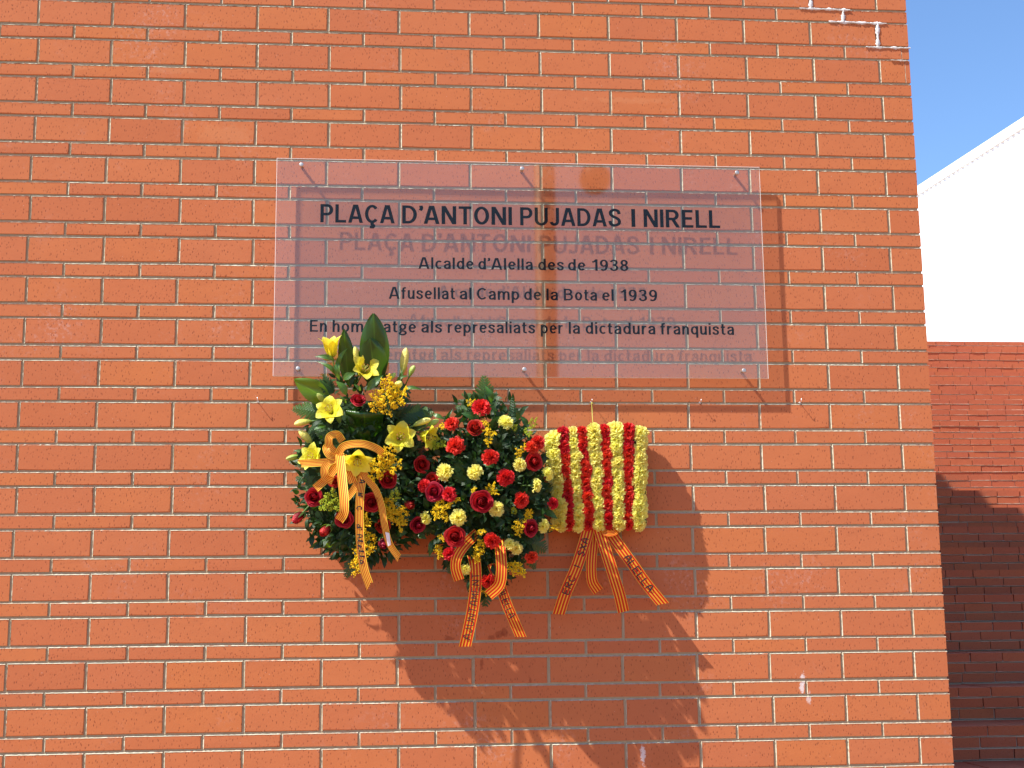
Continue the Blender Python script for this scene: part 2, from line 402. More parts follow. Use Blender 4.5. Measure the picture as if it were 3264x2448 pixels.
# ------------------------------------------------------------------ stepped brick wall
RH = .2237; NR = 27; ch = RH / 3; BL = .25
steps = thing('stepped_brick_wall', (8, 4, 0), 'weathered brick wall rising in shallow steps behind the corner of the tall wall, half in its shade', 'wall')
cand = []; sb = MB(); rs = random.Random(21); core2 = MB(); lips = MB()
X0, X1 = 3.76, 19.0
def stepY(k): return 9.2 + ((-1.6 + RH * k + .11) + .787) / .418 - 5.6015
for k in range(NR):
    y = stepY(k); y2 = stepY(k + 1) if k < NR - 1 else y + 40
    core2.box((X0, y + .014, 0), (X1, y2 + .02, RH * (k + 1) - .022))
    for c in range(3):
        z0 = RH * k + c * ch + .006; z1 = z0 + ch - .0125
        x = X0 - rs.random() * BL; dy = rs.uniform(-.004, .004)
        while x < X1:
            l = BL + rs.uniform(-.012, .012); q = y + dy + rs.uniform(-.004, .004)
            a, b = max(x, X0), min(x + l - .008, X1)
            if b - a > .03: cand.append((a, b, q, z0 + rs.uniform(-.0015, .0015), z1 + rs.uniform(-.0015, .0015), (y2 - y if k < NR - 1 else .3) if c == 2 else .06, c))
            x += l
def scr(b):
    p = Vector(((b[0] + b[1]) / 2, b[2], (b[3] + b[4]) / 2)); u, v = proj(p)
    if not (2930 < u < 3330 and 1075 < v < 2500): return 0
    return 1 / (p - CAM).length
od = sorted(range(len(cand)), key=lambda i: -scr(cand[i])); sel = set(i for i in od[:300] if scr(cand[i]) > 0)
for i, (a, b, y, z0, z1, dep, c) in enumerate(cand):
    tgt = MB() if i in sel else sb
    tgt.box((a, y, z0), (b, y + dep, z1), skip='k')
    if c == 2: pass
    if i in sel:
        o = Vector((a, y, z0)); tgt.v = [tuple(Vector(v) - o) for v in tgt.v]
        jt = rs.uniform(-.003, .003)
        tgt.v = [(v[0], v[1] + (jt if v[0] > .1 else 0), v[2]) for v in tgt.v]
        link('brick', tgt.mesh('brick', m_brick2, False), steps, Matrix.Translation(o))
    # mortar squeezed out below and beside
    if 2900 < proj(Vector((a, y, z0)))[0] < 3400:
        k = 7; o = len(lips.v); wv = rs.uniform(.2, 1.5)
        for q in range(k + 1):
            x = a + (b + .008 - a) * q / k
            lips.v += [(x, y - .001 - .003 * rs.random() * wv, z0 - .002), (x, y + .013, z0 - .0095), (x, y + .009, z0 + .001 + .005 * rs.random())]
        for q in range(k): s_ = o + 3 * q; lips.face((s_, s_ + 3, s_ + 5, s_ + 2)); lips.face((s_ + 1, s_ + 4, s_ + 3, s_))
link('outer_brick', sb.mesh('outer_brick', m_brick2, False), steps, kind='stuff')
link('mortar_bed', core2.mesh('mortar_bed', m_mortar2, False), steps)
link('mortar_lip', lips.mesh('mortar_lip', m_mortar2, False), steps, kind='stuff')

# ------------------------------------------------------------------ white building
m_white = simple('white_sheet', (.86, .87, .88), .45, .4, noise=(.6, .02))
def atY(pxx, pyy, Yc): v = ray(pxx, pyy); return CAM + v * (Yc / v.y)
e1 = atY(3264, 375, 25.0); e2 = atY(2925, 595, 29.42)
dirw = Vector((e2.x - e1.x, e2.y - e1.y, 0)).normalized(); nrm = Vector((-dirw.y, dirw.x, 0))
if nrm.x > 0: nrm = -nrm
bz = (e1.z + e2.z) / 2
bld = thing('white_building', (e1.x + 4, e1.y + 4, 0), 'white metal clad building with a straight eave showing beyond the stepped brick wall', 'building')
S0, S1 = -9.0, 30.0
def bp_(s, out, z): p = Vector((e1.x, e1.y, 0)) + dirw * s + nrm * out; return (p.x, p.y, z)
bw = MB(); sp_ = .2; n = int((S1 - S0) / sp_); top = bz - .17
for i in range(n):
    s = S0 + i * sp_; prof = [(0, -.02), (.05, -.02), (.07, .012), (.13, .012), (.15, -.02), (.2, -.02)]
    for (a, oa), (b, ob) in zip(prof[:-1], prof[1:]):
        o = len(bw.v); bw.v += [bp_(s + a, oa, 0), bp_(s + b, ob, 0), bp_(s + b, ob, top + .1), bp_(s + a, oa, top + .1)]; bw.face((o, o + 1, o + 2, o + 3))
link('wall_cladding', bw.mesh('wall_cladding', m_white, False), bld)
def slab(b, s0, s1, o0, o1, z0, z1):
    q = len(b.v); b.v += [bp_(s0, o0, z0), bp_(s1, o0, z0), bp_(s1, o1, z0), bp_(s0, o1, z0), bp_(s0, o0, z1), bp_(s1, o0, z1), bp_(s1, o1, z1), bp_(s0, o1, z1)]
    for f in ((3, 2, 1, 0), (4, 5, 6, 7), (0, 1, 5, 4), (1, 2, 6, 5), (2, 3, 7, 6), (3, 0, 4, 7)): b.face([q + i for i in f])
t_ = MB(); slab(t_, S0 - .03, S1 + .03, -.05, .035, bz - .2, bz); link('eave_flashing', t_.mesh('eave_flashing', m_white, False), bld)
t_ = MB(); slab(t_, S0 + .03, S1 - .03, -14, -.03, 0, bz - .25); link('building_body', t_.mesh('building_body', m_white, False), bld)
t_ = MB(); slab(t_, S0, S1, -14.1, -.055, bz - .2, bz - .04); link('roof', t_.mesh('roof', m_white, False), bld)

# ------------------------------------------------------------------ acrylic plaque
PF = .043; PT = .010; TD = PF - PT + .0006      # front of the sheet, its thickness, depth of the print on its back
_c = [at(881.5, 502.5, PF), at(2420.6, 532.6, PF), at(870, 1199, PF), at(2450.8, 1206, PF)]
PX0, PX1, PZ0, PZ1 = (_c[0].x + _c[2].x) / 2, (_c[1].x + _c[3].x) / 2, (_c[2].z + _c[3].z) / 2, (_c[0].z + _c[1].z) / 2
N = NT('clear_acrylic')
geo = N('ShaderNodeNewGeometry')
dp = N('ShaderNodeVectorMath', {0: geo.outputs['Normal'], 1: geo.outputs['Incoming']}, operation='DOT_PRODUCT').outputs['Value']
sch = N.math('POWER', N.math('SUBTRACT', 1.0, N.math('ABSOLUTE', dp)), 5.0)
R0 = .030
fr = N.math('ADD', R0, N.math('MULTIPLY', sch, 1 - R0))
gl = N('ShaderNodeBsdfGlossy', {'Color': c4(1, .95, .74), 'Roughness': .03})
tr = N('ShaderNodeBsdfTransparent', {'Color': c4(.97, .955, .935)})
N.surf(N('ShaderNodeMixShader', {0: fr, 1: tr.outputs[0], 2: gl.outputs[0]})); m_acr = N.mat
N = NT('acrylic_back'); N.surf(N('ShaderNodeMixShader', {0: .115, 1: N('ShaderNodeBsdfTransparent', {'Color': c4(.98, .97, .96)}).outputs[0], 2: N('ShaderNodeBsdfGlossy', {'Color': c4(1, .95, .76), 'Roughness': .03}).outputs[0]})); m_acb = N.mat
N = NT('acrylic_edge')
N.surf(N('ShaderNodeMixShader', {0: .06, 1: N('ShaderNodeBsdfDiffuse', {'Color': c4(.8, .78, .76)}).outputs[0], 2: N('ShaderNodeBsdfTransparent', {'Color': c4(.5, .45, .42)}).outputs[0]})); m_ace = N.mat
pl = thing('plaque', ((PX0 + PX1) / 2, -PF / 2, PZ0), 'clear acrylic plaque with black lettering held off the brick wall on six metal pins', 'plaque')
b = MB(); c_ = .0022
for (q, y) in ((c_, -PF), (0, -PF + c_), (0, -PF + PT)):
    b.v += [(PX0 + q, y, PZ0 + q), (PX1 - q, y, PZ0 + q), (PX1 - q, y, PZ1 - q), (PX0 + q, y, PZ1 - q)]
b.face((0, 1, 2, 3), 0); b.face((11, 10, 9, 8), 1)
for i in range(4):
    k = (i + 1) % 4; b.face((4 + i, 4 + k, k, i), 3); b.face((8 + i, 8 + k, 4 + k, 4 + i), 2)
N = NT('edge_glint'); N.surf(N('ShaderNodeMixShader', {0: .45, 1: N('ShaderNodeBsdfDiffuse', {'Color': c4(.7, .68, .66)}).outputs[0], 2: N('ShaderNodeBsdfTransparent').outputs[0]})); m_rim = N.mat  # pale diffuse chamfer paints the bright glint along the sheet's edges
link('acrylic_sheet', b.mesh('acrylic_sheet', [m_acr, m_acb, m_ace, m_rim], False), pl)
m_ink = simple('black_lettering', (.004, .005, .009), .7, .1)
def ell(cx, cy, rx, ry, a0=0, a1=360, n=18):
    return [(cx + rx * math.cos(math.radians(a0 + (a1 - a0) * i / n)), cy + ry * math.sin(math.radians(a0 + (a1 - a0) * i / n))) for i in range(n + 1)]
def spl(*p):
    q = [Vector((x, y, 0)) for x, y in p]; Q = [q[0] * 2 - q[1]] + q + [q[-1] * 2 - q[-2]]; out = []
    for i in range(1, len(Q) - 2):
        for k in range(4):
            t = k / 4; a, b, c, d = Q[i - 1], Q[i], Q[i + 1], Q[i + 2]; v = .5 * ((2 * b) + (c - a) * t + (2 * a - 5 * b + 4 * c - d) * t * t + (3 * b - a - 3 * c + d) * t ** 3); out.append((v.x, v.y))
    return out + [p[-1]]
ARCH = lambda x: spl((x, .42), (x + .07, .62), (x + .18, .675), (x + .285, .61), (x + .31, .46)) + [(x + .31, 0)]
GL = {
    'P': (.62, [[(.08, 0), (.08, 1)], [(.08, .925), (.34, .925)] + ell(.34, .69, .20, .235, 90, -90)[1:] + [(.08, .455)]]),
    'L': (.53, [[(.08, 0), (.08, 1)], [(.08, .075), (.53, .075)]]),
    'A': (.70, [[(.07, 0), (.315, 1)], [(.63, 0), (.385, 1)], [(.16, .28), (.54, .28)]]),
    'Ç': (.64, [ell(.35, .5, .27, .43, 42, 318), spl((.36, .06), (.35, -.07), (.43, -.13), (.38, -.22), (.24, -.21))]),
    'C': (.64, [ell(.35, .5, .27, .43, 42, 318)]),
    'D': (.67, [[(.08, 0), (.08, 1)], [(.08, .925), (.27, .925)] + ell(.27, .5, .32, .425, 90, -90)[1:] + [(.08, .075)]]),
    '’': (.16, [[(.07, 1.0), (.08, .93), (.10, .88), (.085, .81), (.03, .74)]]),
    'N': (.67, [[(.08, 0), (.08, 1)], [(.59, 0), (.59, 1)], [(.09, 1), (.58, 0)]]),
    'T': (.60, [[(0, .925), (.60, .925)], [(.30, 0), (.30, .93)]]),
    'O': (.70, [ell(.35, .5, .27, .43)]),
    'I': (.16, [[(.08, 0), (.08, 1)]]),
    'U': (.66, [[(.08, 1), (.08, .32)] + ell(.33, .32, .25, .25, 180, 360)[1:] + [(.58, 1)]]),
    'J': (.46, [[(.38, 1), (.38, .26)] + ell(.215, .26, .165, .19, 0, -165)[1:]]),
    'S': (.61, [spl((.54, .70), (.49, .86), (.31, .93), (.13, .86), (.10, .70), (.22, .57), (.40, .48), (.53, .36), (.52, .17), (.31, .07), (.12, .13), (.06, .32))]),
    'E': (.54, [[(.08, 0), (.08, 1)], [(.08, .925), (.52, .925)], [(.08, .52), (.48, .52)], [(.08, .075), (.54, .075)]]),
    'R': (.66, [[(.08, 0), (.08, 1)], [(.08, .925), (.34, .925)] + ell(.34, .70, .20, .225, 90, -90)[1:] + [(.08, .475)], [(.33, .47), (.58, 0)]]),
    'B': (.63, [[(.08, 0), (.08, 1)], [(.08, .925), (.32, .925)] + ell(.32, .73, .18, .195, 90, -90)[1:] + [(.08, .535)], [(.3, .535), (.34, .535)] + ell(.34, .305, .21, .23, 90, -90)[1:] + [(.08, .075)]]),
    'a': (.46, [spl((.07, .52), (.12, .64), (.23, .675), (.35, .63), (.385, .48)) + [(.385, 0)], spl((.385, .43), (.25, .40), (.11, .33), (.075, .20), (.13, .085), (.24, .075), (.34, .13), (.385, .24))]),
    'b': (.50, [[(.075, 0), (.075, 1)], ell(.25, .37, .175, .30)]),
    'c': (.43, [ell(.25, .37, .175, .30, 48, 312)]),
    'd': (.50, [[(.425, 0), (.425, 1)], ell(.25, .37, .175, .30)]),
    'e': (.48, [[(.08, .385), (.41, .385)], ell(.25, .37, .175, .30, 4, 318)]),
    'f': (.31, [spl((.135, 0), (.135, .4), (.135, .78), (.18, .91), (.31, .925)), [(0, .665), (.29, .665)]]),
    'g': (.48, [ell(.23, .47, .155, .20), spl((.33, .60), (.39, .66), (.48, .655)), spl((.14, .30), (.09, .21), (.14, .14), (.30, .12), (.41, .04), (.40, -.10), (.24, -.19), (.07, -.13), (.06, -.02), (.14, .07))]),
    'h': (.46, [[(.075, 0), (.075, 1)], ARCH(.075)]),
    'i': (.15, [[(.075, 0), (.075, .74)], [(.075, .86), (.075, 1.0)]]),
    'l': (.15, [[(.075, 0), (.075, 1)]]),
    'm': (.77, [[(.075, 0), (.075, .74)], ARCH(.075), ARCH(.385)]),
    'n': (.46, [[(.075, 0), (.075, .74)], ARCH(.075)]),
    'o': (.50, [ell(.25, .37, .175, .30)]),
    'p': (.50, [[(.075, -.26), (.075, .74)], ell(.25, .37, .175, .30)]),
    'q': (.50, [[(.425, -.26), (.425, .74)], ell(.25, .37, .175, .30)]),
    'r': (.32, [[(.075, 0), (.075, .74)], spl((.075, .40), (.12, .58), (.20, .66), (.32, .665))]),
    's': (.43, [spl((.37, .51), (.33, .63), (.21, .68), (.09, .62), (.085, .50), (.20, .41), (.32, .33), (.36, .21), (.30, .09), (.19, .065), (.08, .12), (.05, .24))]),
    't': (.31, [spl((.13, .93), (.13, .5), (.13, .2), (.17, .09), (.31, .075)), [(0, .665), (.29, .665)]]),
    'u': (.46, [[(.385, 0), (.385, .74)], [(.075, .74)] + spl((.075, .28), (.10, .12), (.19, .065), (.31, .12), (.385, .30))]),
    '1': (.36, [spl((.02, .76), (.14, .80), (.24, .93)), [(.27, 0), (.27, 1)]]),
    '9': (.50, [ell(.25, .67, .175, .255), spl((.425, .66), (.42, .40), (.34, .14), (.20, .07), (.08, .14))]),
    '3': (.50, [spl((.06, .78), (.12, .89), (.24, .93), (.38, .86), (.39, .66), (.30, .55), (.18, .53)), spl((.18, .53), (.33, .48), (.42, .36), (.41, .17), (.26, .07), (.12, .11), (.05, .26))]),
    '8': (.50, [ell(.25, .73, .155, .195), ell(.25, .285, .18, .21)]),
}
def word_mesh(txt, x0, x1, zb, hcap, wt, y):
    bm = MB(); gap = .115; tot = sum(GL[c][0] for c in txt) + gap * (len(txt) - 1) - (.06 if '’' in txt else 0); kx = (x1 - x0) / tot; kz = hcap; cur = 0
    lay = 0
    for ch_ in txt:
        for st in GL[ch_][1]:
            n = len(st); L = []; lay += 1; closed = abs(st[0][0] - st[-1][0]) + abs(st[0][1] - st[-1][1]) < 1e-6
            for i in range(n):
                a = st[i - 1] if i else (st[-2] if closed else st[0]); b = st[i + 1] if i < n - 1 else (st[1] if closed else st[-1])
                d = Vector(((b[0] - a[0]), (b[1] - a[1]), 0)).normalized(); nx, ny = -d.y, d.x
                hx = wt / 2; hz = wt / 2 * .88
                if n == 2 and abs(d.y) > .3: nx = -1 / abs(d.y) * (1 if d.y > 0 else -1); ny = 0
                L.append(((st[i][0] + nx * hx), (st[i][1] + ny * hz), (st[i][0] - nx * hx), (st[i][1] - ny * hz)))
            o = len(bm.v); yy = y + .00002 * (lay % 7)
            for q in L: bm.v += [(x0 + (cur + q[0]) * kx, yy, zb + q[1] * kz), (x0 + (cur + q[2]) * kx, yy, zb + q[3] * kz)]
            for i in range(n - 1): a = o + 2 * i; bm.face((a, a + 1, a + 3, a + 2))
        cur += GL[ch_][0] + gap - (.06 if ch_ == '’' else 0)
    return bm
K = 1.47559
lines = [
    (((1022, 710), (2290, 726)), 60.5, .168, [('PLAÇA', 692, 852), ("D’ANTONI", 869, 1106), ('PUJADAS', 1124, 1341), ('I', 1364.5, 1372.5), ('NIRELL', 1391, 1556)]),
    (((1340, 857.5), (2003, 864)), 38.5, .142, [('Alcalde', 904, 1023), ("d’Alella", 1033, 1151), ('des', 1162.5, 1218), ('de', 1227, 1264.5), ('1938', 1279, 1357.5)]),
    (((1240, 953), (2095, 960)), 39, .142, [('Afusellat', 840, 983), ('al', 993, 1019), ('Camp', 1030, 1122), ('de', 1132, 1169), ('la', 1180.5, 1205.5), ('Bota', 1218, 1290), ('el', 1301, 1326), ('1939', 1341, 1420)]),
    (((990, 1057), (2340, 1068.5)), 38.5, .142, [('En', 669, 706), ('homenatge', 718, 898.5), ('als', 910, 955), ('represaliats', 967, 1156), ('per', 1168, 1216), ('la', 1228.5, 1253), ('dictadura', 1265, 1416), ('franquista', 1427, 1586)])]
for (bl, hc, wt, words) in lines:
    pa, pb = at(*bl[0], TD), at(*bl[1], TD); zb = (pa.z + pb.z) / 2; hm = hc / 4425 * 5.72
    for t, a, c in words:
        ym = bl[0][1] + (bl[1][1] - bl[0][1]) * ((a + c) / 2 * K - bl[0][0]) / (bl[1][0] - bl[0][0])
        bm = word_mesh(t, at(a * K, ym, TD).x, at(c * K, ym, TD).x, zb, hm, wt, -TD)
        link('lettering', bm.mesh('lettering', m_ink, False), pl)
for q in [(961, 524), (1664.5, 536.5), (2350, 549.5), (950, 1174.5), (1672, 1177), (2372, 1180.6)]:
    p = at(*q, PF + .004)
    t = MB(); t.tube([(0, .050, 0), (0, .001, 0)], .0058, 14)
    pin = link('pin', t.mesh('pin', m_steel), pl, Matrix.Translation(p))
    h = MB(); h.tube([(0, .0035, 0), (0, .0006, 0), (0, 0, 0)], [.0088, .0088, .0078], 18)
    link('pin_head', h.mesh('pin_head', m_steel), pin, Matrix.Translation(p))

# ------------------------------------------------------------------ hooks in the wall
def hook(q, label, hh=.016, reach=.022):
    p = at(*q, 0)
    t = MB(); pts = [(0, .004, 0), (0, -reach * .5, 0), (0, -reach, .0005), (0, -reach - .0025, .004), (0, -reach - .003, hh)]
    t.tube(pts, .0013, 7)
    t.tube([(math.cos(a) * .0035, -.0012, math.sin(a) * .0035) for a in [2 * PI * i / 10 for i in range(11)]], .0011, 5)
    o = link('wall_hook', t.mesh('wall_hook', m_nail)); o.location = p
    o['label'] = label; o['category'] = 'hook'; o['group'] = 'small metal hooks screwed in the mortar joint'
hook((822, 1281), 'small metal hook in the brick joint left of the left flower arrangement')
hook((2549, 1284), 'small metal hook in the brick joint just right of the plaque shadow')
hook((2231, 1284), 'small metal hook below the plaque, up and right of the striped flower block', .012)
hook((1884, 1283), 'small metal hook that the striped flower block hangs from by its wire', .010, .028)

# ------------------------------------------------------------------ street lamp behind the viewer (mirrored in the plaque)
m_lamp = simple('dark_painted_iron', (.045, .045, .048), .5)
lp = atY(1741, 1200, 13.6 + 0.04); ly = -8.0
lx = lp.x
lampo = thing('street_lamp', (lx, ly, 0), 'dark iron street lamp with a round lantern standing in the square opposite the brick wall', 'street lamp')
topz = atY(1760, 470, 13.64).z; gc = atY(1891, 581, 13.64)
t = MB(); t.tube([(lx, ly, 0), (lx, ly, .3), (lx, ly, .32), (lx, ly, topz)], [.17, .16, .115, .108], 20); link('pole', t.mesh('pole', m_lamp), lampo)
t = MB(); t.tube([(lx, ly, gc.z + .30), (lx + .2, ly, gc.z + .33), (gc.x, ly, gc.z + .28), (gc.x, ly, gc.z + .14)], .03, 8); link('bracket', t.mesh('bracket', m_lamp), lampo)
t = MB(); t.grid(lambda u, v: (gc.x + .163 * math.sin(PI * v) * math.cos(2 * PI * u), ly + .163 * math.sin(PI * v) * math.sin(2 * PI * u), gc.z + .163 * math.cos(PI * v)), 24, 14)
link('lantern', t.mesh('lantern', m_lamp), lampo)

# ================================================================== flowers
m_green = simple('stem_green', (.10, .20, .035), .5)
m_sepal = leaf_mat('sepal_green', (.09, .17, .03), (.16, .28, .06), .5, .2, 4)
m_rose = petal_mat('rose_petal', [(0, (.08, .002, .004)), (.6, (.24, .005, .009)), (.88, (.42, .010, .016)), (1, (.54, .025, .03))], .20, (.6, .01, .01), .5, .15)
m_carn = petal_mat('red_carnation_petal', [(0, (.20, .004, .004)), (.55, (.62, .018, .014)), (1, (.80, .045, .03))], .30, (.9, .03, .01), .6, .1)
m_carny = petal_mat('yellow_carnation_petal', [(0, (.62, .52, .06)), (.4, (.93, .84, .15)), (1, (.96, .93, .30))], .52, (1., .92, .2), .6, .05)
m_lily = petal_mat('lily_petal', [(0, (.42, .45, .05)), (.25, (.92, .84, .05)), (.7, (.96, .88, .06)), (1, (.96, .91, .14))], .42, (1., .92, .05), .45, .05, vein=.12)
m_bud = petal_mat('lily_bud_skin', [(0, (.26, .40, .07)), (.35, (.62, .62, .12)), (.8, (.85, .74, .18)), (1, (.72, .70, .20))], .2, (.9, .8, .1), .4, .08)
m_gbud = petal_mat('green_bud_skin', [(0, (.16, .32, .05)), (.5, (.34, .48, .09)), (1, (.50, .58, .15))], .2, (.6, .8, .1), .4, .08)
m_anther = simple('rust_anther', (.32, .10, .02), .8)
m_filam = simple('pale_filament', (.62, .60, .16), .6)
m_gold = petal_mat('goldenrod_floret', [(0, (.90, .66, .014)), (1, (.92, .70, .02))], .3, (1, .7, .02), .7, .1)
m_lime_f = petal_mat('unopened_goldenrod', [(0, (.42, .50, .03)), (1, (.55, .56, .03))], .3, (.7, .8, .05), .7, .1)
m_broad = leaf_mat('aspidistra_leaf', (.014, .050, .006), (.030, .098, .010), .30, .16, 22., (.12, .34, .01))
m_broadl = leaf_mat('fresh_broad_leaf', (.06, .16, .015), (.10, .24, .02), .34, .45, 20., (.35, .60, .015))
m_fern = leaf_mat('fern_green', (.020, .055, .009), (.046, .118, .018), .34, .18, 1., (.12, .30, .02))
m_fernl = leaf_mat('fresh_fern_green', (.05, .13, .02), (.09, .20, .03), .40, .3, 1., (.25, .45, .03))
m_rusc = leaf_mat('ruscus_leaf', (.020, .070, .009), (.052, .150, .018), .36, .2, 5., (.14, .36, .02), .4)
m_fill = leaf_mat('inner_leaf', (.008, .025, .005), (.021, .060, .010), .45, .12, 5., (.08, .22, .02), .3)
m_lleaf = leaf_mat('lily_leaf', (.045, .13, .02), (.09, .22, .03), .32, .3, 5., (.3, .5, .03))
m_foam = simple('floral_foam', (.018, .035, .012), .9, .1)

def rose_mesh(seed, bud=0.):
    r = random.Random(seed); b = MB()
    L = [(.10, 1.17, 2), (.18, 1.15, 2), (.26, 1.11, 3), (.35, 1.07, 3), (.45, 1.01, 3), (.56, .94, 3), (.68, .86, 4), (.80, .75, 4), (.93, .60, 5)]
    if bud: L = [(.09, 1.24, 2), (.18, 1.27, 2), (.28, 1.27, 3), (.38, 1.22, 3), (.49, 1.10, 3)]
    for k, (R, h, n) in enumerate(L):
        ph0 = r.random() * 6.28
        for i in range(n):
            ph = ph0 + 2 * PI * i / n + r.uniform(-.2, .2); wd = (2 * PI / n) * .70; hh = h * r.uniform(.96, 1.04)
            out = (max(0, R - .30) * .40) * (0.3 if bud else 1) * r.uniform(.6, 1.3); inn = (.55 if R < .22 else .34 if R < .5 else .14) if not bud else .30
            sp = r.uniform(.05, .09)
            def fn(u, v, ph=ph, R=R, wd=wd, hh=hh, out=out, inn=inn, sp=sp):
                s = (u - .5) * 2; e = math.sin(min(1, v * 1.0) * PI / 2) ** .55
                edge = 1 - .16 * abs(s) ** 2.5
                rr_ = R * (.25 + .75 * e) * (1 - inn * max(0, v - .45) ** 1.3 * 2) + out * max(0, v - .6) ** 1.5 * 3.4 + sp * s
                z = hh * (v ** .85) * edge - out * max(0, v - .8) * 2.2 + .02 * math.sin(7 * s + ph)
                a = ph + s * wd * (.35 + .65 * e)
                tip = 1 + .17 * (1 - abs(s)) * v * v * (R > .5)
                return (rr_ * math.cos(a) * tip, rr_ * math.sin(a) * tip, z - .45)
            b.grid(fn, 6, 6)
    for i in range(5):   # sepals
        a0 = i * 2 * PI / 5
        def sf(u, v, a0=a0):
            w_ = .16 * math.sin(PI * (v * .9 + .1)) * (1 - v * .5); rr_ = .12 + (.5 if not bud else .46) * math.sin(v * 1.5); a = a0 + (u - .5) * w_ * 4
            return (rr_ * math.cos(a), rr_ * math.sin(a), -.5 + v * v * (.9 if bud else .25) - .02)
        b.grid(sf, 2, 5, 1)
    b.tube([(0, 0, -.42), (0, 0, -.6), (.05, 0, -1.4), (.15, 0, -2.6)], [.16, .10, .07, .07], 6, 1)
    return b.mesh('rose', [m_rose, m_sepal])
def carn_mesh(seed, mat, n=34, flat=.8):
    r = random.Random(seed); b = MB()
    for k in range(n):
        q = (k + .5) / n; th = math.acos(1 - q * 1.12) if q * 1.12 < 2 else 3.; ph = k * 2.39996 + r.uniform(-.25, .25)
        ax = Vector((math.sin(th) * math.cos(ph), math.sin(th) * math.sin(ph), math.cos(th)))
        sd = Vector((-math.sin(ph), math.cos(ph), 0)); rot = r.uniform(-.9, .9)
        nn = ax.cross(sd); sd2 = sd * math.cos(rot) + nn * math.sin(rot); nn2 = ax.cross(sd2)
        ln = r.uniform(.80, 1.12) * (1 - .12 * (1 - q)); w_ = r.uniform(.42, .60); fr = r.uniform(2.2, 3.4); p0 = r.random() * 6.28; am = r.uniform(.08, .15)
        def fn(u, v, ax=ax, sd2=sd2, nn2=nn2, ln=ln, w_=w_, fr=fr, p0=p0, am=am):
            s = (u - .5) * 2; wid = w_ * (.18 + .82 * v ** 1.1)
            zig = (1 - .10 * s * s) * (1 + (.055 if int(round(u * 8)) % 2 else -.04) * (v > .99))
            wave = am * math.sin(fr * s * 1.7 + p0) * v * v + .5 * am * math.sin(fr * 3.1 * s + p0 * 2) * v ** 3
            p = ax * (ln * v * zig) + sd2 * (s * wid) + nn2 * (wave * 1.6)
            return (p.x, p.y, p.z * flat)
        b.grid(fn, 8, 3)
    b.tube([(0, 0, .0), (0, 0, -.5), (0, 0, -.95), (.08, 0, -2.4)], [.25, .22, .12, .06], 6, 1)
    return b.mesh('carnation', [mat, m_sepal])
def lily_mesh(seed, open_=1.0, L=1.25):
    r = random.Random(seed); b = MB()
    for i in range(6):
        inner = i % 2; a = i * PI / 3 + r.uniform(-.08, .08); W_ = (.46 if inner else .36) * r.uniform(.93, 1.07); op = open_ * r.uniform(.9, 1.1); rc = r.uniform(.25, .5) * open_
        ca, sa = math.cos(a), math.sin(a)
        def fn(u, v, ca=ca, sa=sa, W_=W_, op=op, rc=rc, inner=inner):
            s = (u - .5) * 2; ang = .25 + op * (.20 + .95 * v)
            # integrate centreline
            n = 10; x = .05; z = 0
            for q in range(n):
                vv = v * (q + .5) / n; g = .22 + op * (.15 + 1.15 * vv ** 1.2) + rc * max(0, vv - .6) * 2.4
                x += L * v / n * math.sin(g); z += L * v / n * math.cos(g)
            g = .22 + op * (.15 + 1.15 * v ** 1.2) + rc * max(0, v - .6) * 2.4
            hw = W_ * math.sin(PI * min(1, (v * .93 + .07)) ** .92) ** .75 * (1 if v < .98 else .3) + .015
            cup = .32 * hw * s * s + .03 * math.sin(9 * v + 3 * s) * abs(s)
            px_ = x - math.cos(g) * cup; pz = z + math.sin(g) * cup - .0
            y = s * hw
            return (px_ * ca - y * sa, px_ * sa + y * ca, pz + (.0 if inner else -.015) - .45)
        b.grid(fn, 6, 10)
    for i in range(6):
        a = i * PI / 3 + .3; x, y = math.cos(a), math.sin(a)
        pts = [(.03 * x, .03 * y, -.4), (.10 * x, .10 * y, .05), (.22 * x, .22 * y, .38)]
        b.tube(pts, .012, 4, 1); c = Vector(pts[-1]); t = Vector((-y, x, .3)).normalized() * .075
        b.tube([c - t, c, c + t], [.012, .026, .012], 5, 2)
    b.tube([(0, 0, -.4), (0, 0, .48)], .018, 5, 1); b.tube([(0, 0, .47), (0, 0, .53)], [.035, .02], 5, 1)
    b.tube([(0, 0, -.40), (0, 0, -.52), (.02, .0, -.9), (.12, 0, -1.7)], [.07, .05, .04, .04], 6, 3)
    return b.mesh('lily', [m_lily, m_filam, m_anther, m_sepal])
def bud_mesh(seed, mat):
    b = MB()
    def fn(u, v):
        a = u * 2 * PI; rr_ = .145 * (math.sin(PI * min(1, v * .96 + .03)) ** .6) * (.72 + .5 * v) * (1 + .13 * math.cos(3 * a)) * (1 if v < .995 else .2)
        bend = .05 * math.sin(v * 2.2)
        return (rr_ * math.cos(a) + bend, rr_ * math.sin(a), v)
    b.grid(fn, 18, 14); b.tube([(0, 0, .02), (-.01, 0, -.15), (-.05, .0, -.8)], [.05, .035, .035], 6, 1)
    return b.mesh('lily_bud', [mat, m_sepal])
ICO = []
def ico():
    t = (1 + 5 ** .5) / 2
    v = [Vector(p).normalized() for p in [(-1, t, 0), (1, t, 0), (-1, -t, 0), (1, -t, 0), (0, -1, t), (0, 1, t), (0, -1, -t), (0, 1, -t), (t, 0, -1), (t, 0, 1), (-t, 0, -1), (-t, 0, 1)]]
    f = [(0, 11, 5), (0, 5, 1), (0, 1, 7), (0, 7, 10), (0, 10, 11), (1, 5, 9), (5, 11, 4), (11, 10, 2), (10, 7, 6), (7, 1, 8), (3, 9, 4), (3, 4, 2), (3, 2, 6), (3, 6, 8), (3, 8, 9), (4, 9, 5), (2, 4, 11), (6, 2, 10), (8, 6, 7), (9, 8, 1)]
    return v, f
